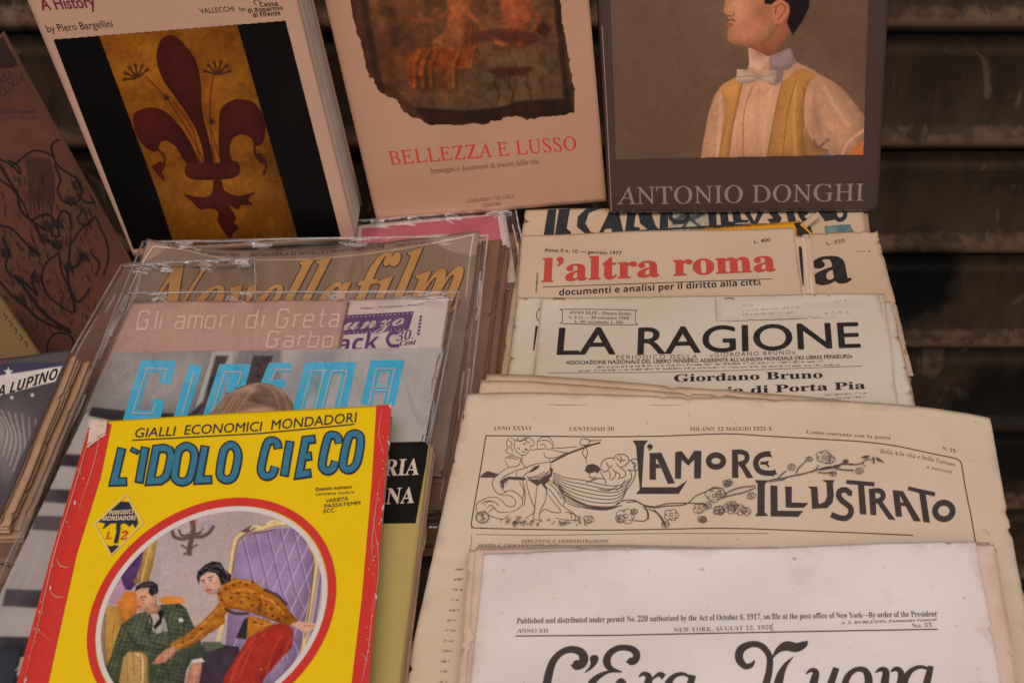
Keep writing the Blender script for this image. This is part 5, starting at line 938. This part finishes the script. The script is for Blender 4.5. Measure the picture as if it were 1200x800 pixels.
# black and olive magazine
T = thing('pulp_magazine', 'black and olive yellow magazine with white slab letters, half under the yellow one', 'magazine', onpile([(480, 600)], .05)[0], GP)
S = lying([(300, 522), (505, 516), (462, 860), (230, 860)], .0505, wob(.0004, 11)); sheet('front_cover', S, .0008, plain('olive_cover', lin((168, 146, 84)), .5, .2, .2, scale=40), T, .0003, 181, 40, 60, round_c=.006); leaves(T, S, 8, .0009, creamd, .0005, 183, .0006, 2, nu=30, nv=60, fan=(.0003, 0))
I = Ink(S); I.poly([(330, 522), (498, 517.5), (502, 522), (499, 545), (487, 613), (330, 615)]); I.build('black_panel', ink('gloss_black_ink', lin((14, 11, 9)), .05, rough=.5, coat=.05), T)
I = Ink(S); I.text('RIA', 'sb', (449, 558), (490.5, 556.5), 19, .006); I.text('NA', 'sb', (452, 591), (485, 589.5), 18.5, .006); I.build('title_lettering', ink('bone_ink', lin((198, 176, 158)), .2), T, .0005)
# yellow crime magazine
T = thing('crime_magazine', 'bright yellow and red pulp magazine with a round painted scene, front left', 'magazine', onpile([(250, 650)], .06)[0], GP)
S = lying([(104, 494), (458.5, 473.5), (425, 880), (0, 880)], .0625, lambda u, v: .0006 * np.sin(4 * u + 3 * v) - .0035 * np.clip((.06 - u) / .06, 0, 1) ** 2)
ye = plain('yellow_gloss_cover', lin((224, 182, 3)), .42, .12, .3, scale=35); rd = ink('scarlet_ink', lin((196, 46, 36)), .25, coat=.3)
sheet('front_cover', S, .0005, ye, T, .0003, 191, 180, 130, round_c=.005); pgs = paper('pulp_page', lin((190, 150, 118)), brown=(.3, .18, .1), edge_w=.01, stain=1)
leaves(T, S, 11, .0009, pgs, .0003, 193, .0004, 3, nu=40, nv=80, fan=(-.00005, .0001)); 
I = Ink(S); I.poly([(106, 494.5), (131, 497), (118, 560), (90, 650), (70, 740), (44, 860), (3, 860), (20, 800), (60, 650)], 0, 5); I.build('red_strip', rd, T, .0003)
I = Ink(S); I.poly([(441, 475.2), (457.5, 474.2), (458.5, 480), (451, 560), (441, 700), (427, 860), (404, 860), (412, 800), (424, 700), (436, 560)], 0, 6)
EC = np.array([248., 720.]); A_ = np.array([142., -5.]); B_ = np.array([29., -135.])
def ell(k, n=90): t = np.linspace(0, 2 * np.pi, n, endpoint=False); return EC + np.outer(np.cos(t), A_) * k + np.outer(np.sin(t), B_) * k
I.build('red_strip', rd, T, .0003)
I = Ink(S); I.stroke(ell(.975), 9.5, 0, True); I.build('red_ring', rd, T, .0006)
I = Ink(S); I.stroke(ell(.915), 6.0, 0, True); I.build('white_ring', ink('ring_white_ink', lin((206, 190, 182)), .15), T, .0005)
P = Paint(112, 590, 384, 862, 1.5, (176, 156, 152), 1); P.mask([tuple(p) for p in ell(.90)])
u_ = lambda pts: L6(pts, 60, 560, 1 / 3); m_ = lambda pts: L6(pts, 100, 680, .15); n_ = lambda pts: L6(pts, 220, 590, .2625); k_ = lambda pts: L6(pts, 80, 570, 1 / 6)
P.blob((300, 640), 60, (168, 146, 142), .6).blob((220, 690), 50, (184, 162, 158), .6).blob((180, 650), 30, (170, 156, 160), .5)
P.poly(u_([(245, 345), (300, 270), (330, 235), (330, 300), (300, 370), (280, 395), (250, 390)]), sg((88, 58, 108), 14, 8), .8); P.poly(u_([(190, 440), (245, 350), (262, 395), (225, 440)]), (176, 134, 156), 1)
P.poly(u_([(330, 235), (375, 205), (360, 300), (340, 375), (290, 370), (315, 300)]), sg((186, 146, 76), 18, 6), .8); P.line(u_([(350, 230), (330, 310), (315, 370)]), 1.4, (214, 176, 112), .7)
P.line(m_([(820, 320), (1000, 300), (1100, 300)]), 3.5, (190, 160, 150), 1.2)
P.poly(u_([(660, 235), (700, 195), (780, 180), (850, 175), (915, 240), (938, 340), (905, 500), (880, 760), (600, 760), (620, 500), (640, 300)]), lambda X, Y: np.array([156., 130, 164]) + nz2(X, Y, 22, 6)[..., None] * np.array([20, 18, 18]), .8)
CH = u_([(655, 225), (694, 195), (745, 190), (790, 178), (830, 172), (880, 200), (912, 250), (928, 300), (905, 480), (880, 640), (600, 640), (620, 500), (640, 300)])
def tuft():
  for k in range(9):
    P.line(u_([(620 + k * 48, 640), (600 + k * 48 + 130, 400), (560 + k * 48 + 280, 170)]), 1.3, (196, 176, 202), .7, .8, 0); P.line(u_([(600 + k * 46 + 60, 150), (720 + k * 46, 400), (830 + k * 46, 640)]), 1.8, (104, 80, 118), .8, .7, 0)
    P.line(u_([(604 + k * 46 + 60, 150), (724 + k * 46, 400), (834 + k * 46, 640)]), 1.1, (194, 174, 200), .6, .7, 0)
P.inside(CH, tuft)
cr = (214, 186, 132)
P.line(u_([(585, 580), (612, 470)]), 4.4, cr); P.line(u_([(628, 330), (638, 262), (652, 212), (688, 184), (735, 178), (785, 162), (832, 158)]), 5.6, (150, 112, 72)).line(u_([(628, 330), (638, 262), (652, 212), (688, 184), (735, 178), (785, 162), (832, 158)]), 4.4, cr); P.line(u_([(637, 330), (650, 250), (670, 212), (700, 200), (790, 182)]), .9, (110, 80, 60), .6); P.poly(u_([(665, 190), (700, 168), (720, 178), (690, 192)]), (92, 70, 60), .8)
P.line(u_([(915, 250), (932, 300), (905, 480), (880, 640)]), 6, (150, 112, 72)).line(u_([(832, 160), (880, 185), (915, 245), (932, 300), (905, 480), (880, 640)]), 4.6, cr); P.line(u_([(925, 300), (912, 420), (892, 560)]), 1.2, (84, 66, 66), .7); P.line(u_([(950, 330), (935, 450), (915, 560)]), 3, (110, 98, 132), 1)
br = (98, 78, 66)      # wall lamp
P.line(k_([(870, 230), (880, 300), (860, 400), (850, 470)]), 6, br, 1); P.line(k_([(730, 300), (745, 350), (800, 370), (860, 355)]), 4.2, br, .9); P.line(k_([(1020, 285), (985, 330), (930, 355), (880, 350)]), 4.2, br, .9); P.line(k_([(780, 310), (800, 345), (850, 340)]), 3, br); P.line(k_([(945, 300), (920, 330), (880, 330)]), 3, br)
for c in ((735, 290), (800, 310), (880, 225), (990, 280), (940, 300)): P.line(k_([(c[0], c[1] + 15), (c[0], c[1] - 40)]), 2.2, (150, 148, 160), .8, .8)
P.line(k_([(800, 415), (850, 440), (905, 410)]), 2.2, br); P.line(k_([(815, 478), (850, 462), (865, 478)]), 2.2, br); P.blob(k_([(880, 240)])[0], 3.5, (140, 60, 50), .8)
# armchair
P.poly(u_([(178, 470), (205, 448), (245, 455), (260, 500), (250, 590), (215, 650), (195, 700), (175, 560)]), sg((190, 140, 64), 16, 8), .9); P.poly(u_([(230, 440), (262, 398), (298, 400), (306, 450), (300, 470), (262, 540), (250, 500)]), sg((214, 128, 48), 18, 6), .8)
P.poly(u_([(375, 430), (400, 415), (460, 418), (472, 440), (400, 445)]), (216, 130, 54), .8); P.line(u_([(190, 480), (188, 600), (196, 690)]), 1.8, (104, 100, 116), 1)
P.poly(m_([(920, 480), (1060, 500), (1200, 520), (1250, 900), (880, 900)]), sg((66, 52, 62), 12, 10), 1); P.poly(m_([(920, 480), (1060, 480), (1080, 520), (940, 560)]), (88, 92, 70), 1)
# man asleep in green checks
gr = lambda X, Y: np.array([78., 84, 62]) + (np.sin(X * 1.1 + Y * .35) * 7 + np.sin(Y * 1.15 - X * .25) * 7 + nz2(X, Y, 7, 8) * 26)[..., None]
P.poly(m_([(285, 345), (400, 260), (490, 240), (600, 190), (740, 180), (790, 220), (830, 320), (880, 420), (935, 560), (935, 620), (880, 640), (830, 620), (790, 700), (760, 900), (480, 900), (490, 640), (400, 560), (330, 560), (300, 640), (270, 760), (260, 900), (150, 900), (160, 680), (200, 600), (250, 430)]), gr, .8)
P.poly(m_([(480, 250), (560, 260), (610, 280), (640, 380), (560, 420), (520, 380)]), (178, 160, 150), .8); P.poly(m_([(565, 240), (615, 235), (600, 330), (545, 385), (530, 360), (580, 300)]), (28, 28, 34), .7); P.line(m_([(500, 270), (520, 330), (500, 420)]), 2.6, (44, 48, 42), .8); P.poly(m_([(600, 300), (640, 330), (650, 400), (590, 400)]), (150, 144, 142), .8)
for pts in ([(650, 230), (640, 340), (660, 430), (640, 500)], [(780, 260), (770, 400), (800, 520), (830, 620)], [(500, 250), (480, 360), (520, 480), (640, 520)], [(290, 350), (380, 480), (430, 520)], [(380, 520), (560, 540), (700, 500)], [(560, 600), (640, 700), (660, 800)]): P.line(m_(pts), 1.6, (40, 44, 34), .9, .75)
P.poly(m_([(725, 300), (755, 290), (770, 320), (735, 325)]), (206, 196, 186), .6)
P.poly(m_([(400, 75), (430, 60), (490, 50), (560, 90), (560, 150), (555, 190), (600, 210), (560, 260), (490, 262), (480, 235), (440, 245), (412, 230), (405, 200), (412, 170), (400, 140)]), sg((214, 160, 126), 14, 4), .7); P.blob(m_([(420, 170)])[0], 4, (222, 126, 84), .8).blob(m_([(540, 200)])[0], 3, (170, 110, 84), .6)
P.poly(m_([(388, 85), (400, 45), (450, 15), (520, 5), (565, 30), (572, 80), (565, 100), (520, 122), (495, 100), (500, 55), (440, 60)]), (40, 34, 38), .7); P.line(m_([(420, 50), (480, 28), (540, 30)]), .9, (110, 104, 106), .6, .8)
P.line(m_([(430, 135), (455, 125), (475, 130)]), 1.2, (96, 60, 50), .6); P.line(m_([(412, 205), (440, 208)]), 1.1, (150, 60, 50), .6); P.line(m_([(440, 150), (462, 150)]), .8, (110, 70, 60), .5)
P.poly(m_([(270, 740), (300, 600), (345, 560), (440, 555), (490, 600), (495, 900), (260, 900)]), sg((196, 150, 84), 14, 8), .8); P.line(m_([(400, 575), (450, 620), (440, 900)]), 2.2, (226, 190, 140), .9)
P.poly(m_([(830, 620), (910, 605), (935, 635), (840, 645)]), (204, 190, 184), .6); P.poly(m_([(835, 645), (915, 640), (905, 720), (880, 830), (830, 860), (775, 830), (800, 720)]), sg((206, 140, 112), 14, 4), .7)
for x in (800, 830, 858, 884): P.line(m_([(x + 12, 740), (x, 840)]), .9, (150, 84, 68), .6)
# woman leaning over him
og = lambda X, Y: np.array([196., 116, 34]) + nz2(X, Y, 7, 12)[..., None] * np.array([34, 30, 14])
P.poly(n_([(150, 900), (160, 780), (220, 680), (270, 600), (370, 540), (440, 530), (475, 570), (465, 640), (420, 690), (340, 780), (310, 900)]), sg((178, 50, 38), 12, 10), .9, 1); P.line(n_([(440, 600), (400, 680), (320, 790)]), 3, (128, 34, 34), 2, .8); P.line(n_([(300, 600), (230, 700), (190, 800)]), 3, (206, 74, 54), 2, .7)
P.poly(n_([(215, 600), (250, 520), (275, 500), (280, 560), (260, 605)]), (46, 42, 44), .8)
P.poly(n_([(270, 500), (360, 520), (385, 540), (290, 590), (262, 600)]), og, .8)
P.poly(n_([(0, 640), (-70, 660), (-75, 625), (0, 580), (60, 530), (120, 470), (140, 440), (125, 390), (160, 350), (210, 332), (290, 345), (340, 380), (420, 430), (455, 480), (490, 520), (470, 548), (400, 530), (330, 500), (260, 480), (200, 470), (160, 500), (100, 570), (40, 620)]), og, .8)
P.poly(m_([(690, 510), (760, 450), (900, 370), (980, 310), (1040, 210), (1090, 240), (1090, 330), (1000, 400), (900, 440), (800, 490), (715, 545)]), og, .7)
P.line(n_([(345, 385), (400, 410), (440, 450)]), 3, (50, 30, 30), 1, .8); P.line(n_([(170, 470), (210, 490), (270, 490)]), 3.4, (54, 38, 34), 1, .8); P.line(n_([(190, 400), (260, 400), (330, 430), (370, 440)]), 1.6, (130, 66, 30), 1, .8); P.line(n_([(310, 470), (330, 440), (320, 480)]), 2, (70, 40, 30), 1, .8)
r = np.random.default_rng(3)
for (x, y) in ((170, 380), (205, 365), (235, 350), (262, 362), (290, 350), (225, 400), (195, 420), (240, 440), (270, 420), (300, 400), (320, 430), (350, 450), (375, 470), (400, 450), (420, 480), (440, 510), (350, 490), (380, 500), (150, 430), (120, 490), (90, 520), (60, 560), (20, 600), (300, 530), (330, 540), (140, 400), (290, 455), (405, 515), (-20, 620), (345, 415)): P.blob(n_([(x, y)])[0], 1.8, (70, 24, 22), .95, 1.4)
P.poly(n_([(460, 540), (490, 525), (540, 530), (570, 535), (575, 550), (560, 562), (520, 572), (490, 558)]), (214, 160, 132), .6); P.line(n_([(520, 545), (570, 548)]), .8, (150, 90, 74), .5)
P.poly(m_([(520, 650), (560, 600), (600, 560), (660, 520), (700, 512), (722, 545), (680, 590), (620, 640), (560, 652)]), sg((216, 152, 124), 12, 4), .7); P.line(m_([(550, 640), (610, 600)]), 1, (190, 70, 60), .7)
P.poly(n_([(50, 330), (75, 295), (120, 285), (150, 310), (155, 370), (130, 400), (95, 405), (70, 385), (55, 355)]), sg((220, 170, 146), 8, 4), .6, 1, 3); P.blob(n_([(125, 360)])[0], 3, (214, 120, 96), .6)
P.poly(n_([(40, 330), (45, 305), (75, 275), (110, 258), (145, 262), (170, 300), (195, 320), (190, 350), (150, 362), (140, 330), (125, 310), (90, 305), (58, 325), (50, 360)]), (34, 26, 28), .6); P.line(n_([(80, 285), (120, 275), (150, 290)]), 1, (98, 90, 94), .6, .8); P.line(n_([(155, 300), (180, 320), (170, 345)]), 1, (98, 90, 94), .6, .8)
P.line(n_([(90, 332), (112, 325)]), 1.2, (50, 34, 34), .5); P.line(n_([(60, 345), (75, 340)]), 1.2, (50, 34, 34), .5); P.blob(n_([(102, 342)])[0], 1.3, (50, 40, 44), .9).blob(n_([(72, 352)])[0], 1.2, (50, 40, 44), .8); P.line(n_([(86, 388), (104, 384)]), 1.6, (176, 40, 40), .6); P.line(n_([(80, 350), (80, 368), (88, 370)]), .7, (170, 110, 90), .5)
# finer touches of the painted scene
for pts in ([(60, 300), (80, 286), (100, 292), (125, 276), (150, 290)], [(70, 312), (95, 300), (120, 300), (142, 308)], [(130, 268), (160, 290), (178, 318)], [(155, 330), (170, 352), (186, 345)], [(48, 318), (54, 336), (50, 350)]): P.line(n_(pts), .9, (120, 112, 118), .5, .75)
for pts in ([(180, 360), (220, 345), (280, 352)], [(200, 392), (250, 380), (300, 396)], [(330, 410), (380, 440), (430, 490)], [(60, 545), (110, 500), (140, 470)], [(-40, 636), (20, 608), (60, 570)], [(300, 540), (340, 545), (375, 535)]): P.line(n_(pts), 2.0, (232, 160, 66), 1, .6)
for pts in ([(160, 440), (180, 460), (240, 470)], [(300, 490), (370, 515), (440, 535)], [(10, 630), (70, 600), (120, 540)], [(230, 410), (300, 430), (350, 470)], [(140, 380), (150, 420), (170, 450)]): P.line(n_(pts), 1.5, (120, 58, 26), .8, .65)
for k in range(16): y = 300 + k * 34; P.line(m_([(290 + 6 * k % 30, y), (420, y - 14), (560, y + 6)]), .6, (128, 134, 104), .5, .35); P.line(m_([(620, y - 60), (740, y - 70), (880, y - 40)]), .6, (128, 134, 104), .5, .35)
for k in range(12): x = 230 + k * 55; P.line(m_([(x, 300 + (k % 3) * 30), (x - 20, 520), (x - 10, 780)]), .6, (52, 58, 42), .5, .5)
for pts in ([(430, 60), (470, 42), (520, 40)], [(440, 76), (480, 58), (500, 60)], [(520, 60), (548, 80), (540, 110)]): P.line(m_(pts), .8, (108, 102, 104), .5, .6)
for pts in ([(455, 160), (452, 190), (436, 196)], [(480, 215), (470, 232), (450, 240)], [(548, 165), (556, 185), (545, 205)]): P.line(m_(pts), .8, (150, 92, 70), .5, .7)
for pts in ([(420, 590), (380, 660), (350, 760)], [(350, 570), (280, 660), (230, 780)], [(460, 600), (430, 670), (390, 720)]): P.line(n_(pts), 1.6, (220, 96, 70), 1, .5)
for pts in ([(330, 590), (300, 640), (280, 700)], [(440, 560), (400, 640), (330, 740)]): P.line(n_(pts), 1.6, (136, 34, 30), 1, .55)
P.line(u_([(652, 222), (690, 196), (745, 190), (790, 180)]), 1.0, (96, 70, 84), .5, .7); P.line(u_([(760, 160), (790, 150), (815, 162), (840, 150)]), 2.4, (226, 200, 146), .6); P.line(u_([(700, 180), (720, 168), (740, 176)]), 2.0, (226, 200, 146), .6)
for k in range(7): P.line(k_([(760 + k * 40, 200 + (k % 2) * 10), (770 + k * 40, 240)]), .8, (186, 182, 190), .6, .5)
for k in range(5): P.line(u_([(262 + k * 14, 300 + k * -6), (262 + k * 12, 385)]), .8, (60, 36, 80), .6, .6)
P.grain(2.0, .07, 3, 3).grain(20, .05, 5); P.build('cover_picture', S, T, painted('gloss_print'), .0003)
I = Ink(S); r = np.random.default_rng(44)
for k in range(46):
    x = r.uniform(90, 440); y = r.uniform(510, 800); l = r.uniform(1.5, 9); a = r.uniform(0, 6.3); I.stroke([(x, y), (x + l * .5 * math.cos(a) + 1, y + l * .5 * math.sin(a)), (x + l * math.cos(a), y + l * math.sin(a))], r.uniform(.3, .9), 3, taper=.8)
I.build('rub_marks', ink('worn_yellow', lin((202, 166, 50)), .1), T, .0002)
# lettering
v_ = lambda pts: L6(pts, 60, 460, .35)
bo = Ink(S); te = Ink(S)
LT = [([(237, 185), (210, 300), (255, 299)], 0), ([(284, 188), (276, 204)], 0), ([(316, 182), (294, 305)], 0), ([(352, 190), (331, 298), (366, 296), (384, 284), (392, 262), (402, 214), (396, 194), (378, 187), (352, 190)], 1), ([(446, 182), (426, 200), (415, 262), (416, 288), (434, 300), (456, 295), (468, 276), (480, 222), (476, 194), (460, 182), (446, 182)], 0), ([(516, 178), (494, 294), (540, 292)], 0),
      ([(596, 178), (578, 196), (566, 258), (568, 282), (584, 293), (604, 288), (616, 268), (626, 216), (620, 190), (608, 178), (596, 178)], 0), ([(760, 190), (756, 170), (740, 162), (722, 174), (704, 248), (708, 274), (724, 282), (742, 272), (750, 248)], 0), ([(800, 162), (780, 282)], 0), ([(886, 156), (852, 160), (830, 276), (872, 270)], 0), ([(846, 216), (874, 213)], 0),
      ([(964, 172), (960, 152), (944, 144), (926, 154), (908, 232), (912, 256), (928, 264), (944, 254), (952, 230)], 0), ([(1010, 140), (994, 156), (978, 226), (980, 252), (998, 260), (1016, 248), (1028, 220), (1036, 160), (1028, 142), (1010, 140)], 0)]
for pts, sq in LT:
    p = v_(pts)
    cl = p[0] == p[-1]
    if sq: bo.angular(p[:-1], 11, True); te.angular(p[:-1], 7, True)
    elif cl: bo.stroke(p[:-1], 11, 4, True); te.stroke(p[:-1], 7, 4, True)
    elif len(p) > 4: bo.stroke(p, 11, 4); te.stroke([tuple(np.array(p[0]) * .9 + np.array(p[1]) * .1)] + p[1:-1] + [tuple(np.array(p[-1]) * .9 + np.array(p[-2]) * .1)], 7, 4)
    else:
        bo.angular(p, 11); d0 = np.array(p[1]) - p[0]; d1 = np.array(p[-1]) - p[-2]; q = [np.array(x, float) for x in p]; q[0] += d0 / np.linalg.norm(d0) * 1.8; q[-1] -= d1 / np.linalg.norm(d1) * 1.8; te.angular(q, 7)
    for q in (v_(pts)[0], v_(pts)[-1]):
        pass
bo.build('title_outline', ink('navy_black_ink', lin((34, 38, 52)), .2, coat=.3), T, .0004); te.build('title_lettering', ink('teal_ink', lin((30, 108, 134)), .5, .52, coat=.3), T, .0006)
I = Ink(S); I.text('GIALLI', 'ss', v_([(278, 152)])[0], v_([(412, 145)])[0], 11.2, .004); I.text('ECONOMICI', 'ss', v_([(445, 142)])[0], v_([(702, 130)])[0], 11.2, .004); I.text('MONDADORI', 'ss', v_([(736, 126)])[0], v_([(1020, 100)])[0], 11.4, .004); I.angular(v_([(270, 161), (700, 138), (1016, 107)]), 1.3)
I.text('Questo numero', 'ssb', v_([(884, 330)])[0], v_([(1006, 322)])[0], 3.8); I.text('contiene inoltre', 'ss', v_([(884, 346)])[0], v_([(1014, 338)])[0], 3.4); I.text('VARIETÀ', 'ss', v_([(918, 370)])[0], v_([(994, 362)])[0], 4.4, .01); I.text('PASSATEMPI', 'ss', v_([(914, 387)])[0], v_([(1034, 376)])[0], 4.2, .01); I.text('ECC.', 'ss', v_([(912, 404)])[0], v_([(950, 401)])[0], 4.4, .01)
I.poly(k_([(374, 108), (428, 112), (455, 172), (480, 215), (492, 262), (470, 296), (455, 262), (430, 285), (400, 262), (380, 262), (330, 300), (355, 262), (300, 262), (240, 305), (262, 262), (212, 252), (250, 225), (310, 165)]))
I.poly(k_([(340, 262), (366, 262), (368, 300), (350, 400), (318, 400), (338, 330)])); I.poly(k_([(276, 416), (300, 424), (330, 414), (362, 422), (304, 474)])); I.build('small_lettering', ink('navy_black_ink', (.03, .03, .04)), T, .0005)
I = Ink(S); I.angular(k_([(410, 60), (526, 262), (302, 488), (186, 270)]), 1.2, True); I.text('PERIODICI', 'ssb', k_([(288, 206)])[0], k_([(456, 196)])[0], 5.2, .01); I.text('MONDADORI', 'ssb', k_([(240, 245)])[0], k_([(474, 240)])[0], 5.4, .01); I.build('badge_lettering', ink('cream_ink', lin((214, 190, 150)), .1), T, .0008)
I = Ink(S); I.text('L.', 'sb', k_([(262, 375)])[0], k_([(306, 373)])[0], 9); I.text('2', 'sb', k_([(366, 378)])[0], k_([(412, 376)])[0], 10); I.build('price', ink('scarlet_ink', (1, 0, 0)), T, .0008)
I = Ink(S)     # creases, scuffs and chips worn into the cover
r = np.random.default_rng(9)
for pts, w_ in (([(108, 500), (100, 530), (84, 585), (64, 650), (48, 720), (28, 800)], 1.2), ([(118, 508), (110, 545), (92, 600)], .8), ([(66, 655), (72, 664), (82, 666)], 1.4), ([(58, 692), (66, 700), (76, 700)], 1.2), ([(88, 588), (96, 596)], 1), ([(46, 740), (60, 752)], 1.1), ([(446, 560), (440, 600), (436, 640), (438, 660)], .8), ([(436, 600), (444, 660), (438, 720)], .7), ([(448, 480), (444, 510), (450, 530)], .7), ([(438, 700), (432, 760), (424, 800)], .9), ([(430, 640), (442, 690)], .6)): I.stroke(pts, w_ * .62, 5, taper=.8)
for k in range(60):
    s = r.random() < .5; y = r.uniform(490, 800); x = (112 - (y - 490) * .28 if s else 455 - (y - 475) * .085) + r.normal(0, 3) * (1 if s else .8); I.stroke([(x, y), (x + r.normal(0, 1.2), y + r.normal(0, 2.4))], r.uniform(.4, 1.0), 0)
for (x, y) in ((457, 476), (106, 497), (456, 520), (449, 596), (60, 690), (88, 590), (441, 700), (30, 798)):
    I.poly([(x + r.uniform(-2.5, 2.5) * 1, y - 3 + r.normal(0, 1)), (x + r.uniform(.5, 2.5), y), (x + r.uniform(-1, 1.5), y + 4), (x - r.uniform(.5, 2), y + 1)])
I.build('scuffs', plain('worn_white_fibre', (.56, .40, .33), .8), T, .0009)
S2 = lying([(104, 489), (130, 491), (127, 508), (100, 528)], [.0665, .0645, .0632, .0640]); sheet('torn_corner', S2, .0004, paper('torn_fibre', (.58, .42, .34), edge_w=.002), T, .0016, 7, 30, 30, notch=4)
# magazines cut by the left edge
T = thing('star_magazine', 'grey blue magazine with white stars and black name band, at left edge', 'magazine', onpile([(30, 470)], .05)[0])
S = lying([(-140, 437), (84, 409), (-2, 612), (-230, 612)], .0505, wob(.0008, 13)); sheet('front_cover', S, .0008, plain('slate_cover', lin((78, 70, 70)), .45, .15, .3, scale=40), T, .0006, 201, 50, 50)
leaves(T, S, 10, .0018, creamd, .0012, 203, .0012, 4, nu=40, nv=50, fan=(.0012, -.0003))
P = Paint(-40, 425, 80, 610, 1.3, (74, 66, 68), 1); P.mask([(-40, 428), (80, 414.5), (-6, 606), (-60, 606)])
P.poly([(-40, 420), (85, 408), (83, 417), (-40, 431)], (168, 56, 50), .8); P.poly([(-40, 431), (83, 417), (78, 429), (-40, 446)], (64, 60, 80), 1).poly([(-40, 446), (79, 428), (69, 446), (-40, 474)], (204, 188, 178), .8)
P.blob((10, 520), 34, (142, 130, 126), .9, 42).blob((-10, 500), 16, (176, 160, 152), .7).blob((20, 545), 22, (112, 102, 102), .7).blob((50, 500), 14, (66, 60, 72), .6)
for k in range(14): P.line([(-10 + k * 4, 478 + k), (6 + k * 2.6, 500 + k * 3), (2 + k * 2, 530 + k * 3)], 1.4, (178, 162, 154) if k % 2 else (84, 76, 78), 1, .6)
for cx, cy_, r_ in ((10, 436, 6), (30, 441, 3), (14, 466, 3), (38, 463, 3.4), (55, 434, 2.5)):
    P.poly([(cx + (r_ if k % 2 == 0 else r_ * .42) * math.sin(k * math.pi / 5), cy_ - (r_ if k % 2 == 0 else r_ * .42) * math.cos(k * math.pi / 5)) for k in range(10)], (206, 194, 188), .4)
P.grain(3, .08, 3); P.build('cover_picture', S, T, painted('gloss_print'))
I = Ink(S); I.text('IDA LUPINO', 'ssbi', (-20, 471), (67, 444), 12.5, 0, up=(.1, -1)); I.build('title_lettering', blk, T, .0005)
T = thing('old_magazine_stack', 'stack of worn brown-edged magazines at the lower left corner', 'magazine', onpile([(20, 660)], .03)[0])
S = lying([(-180, 610), (50, 596), (-10, 800), (-300, 800)], .036, wob(.0012, 15)); sheet('page', S, .001, ob, T, .003, 211, 60, 60, notch=8); leaves(T, S, 12, .0022, ob, .004, 213, .003, 10, nu=50, nv=50, fan=(.0002, .0004))
T = thing('old_magazine_stack', 'dark blue cover edge below the worn brown stack in the lower left corner', 'magazine', onpile([(5, 770)], .02)[0])
S = lying([(-140, 765), (26, 757), (-20, 960), (-240, 960)], .0445, wob(.0008, 16)); sheet('front_cover', S, .001, plain('navy_cover', (.03, .032, .05), .5, .2, .2), T, .0008, 221, 30, 30); leaves(T, S, 6, .0016, ob, .002, 223, .002, 4, nu=30, nv=30)
T = thing('small_old_book', 'small brown clothbound book under the leaning folio at the left edge', 'book', onpile([(20, 390)], .01)[0])
S = lying([(-120, 352), (2, 346), (52, 418), (-90, 470)], .030, wob(.0005, 17)); sheet('front_cover', S, .001, plain('ochre_cloth', (.16, .09, .03), .85, .5, scale=300), T, .0008, 231, 30, 30); block('page_block', S, .022, pageblock, T, .002, .001, 8)
I = Ink(S); [I.stroke([(x, y), (x + 4, y + 3), (x + 2, y + 7)], 1, 3) for x, y in ((4, 368), (10, 376), (16, 384), (22, 392), (28, 400))]; I.build('worn_lettering', blk, T)
# dark cloth under the left edge of the piles
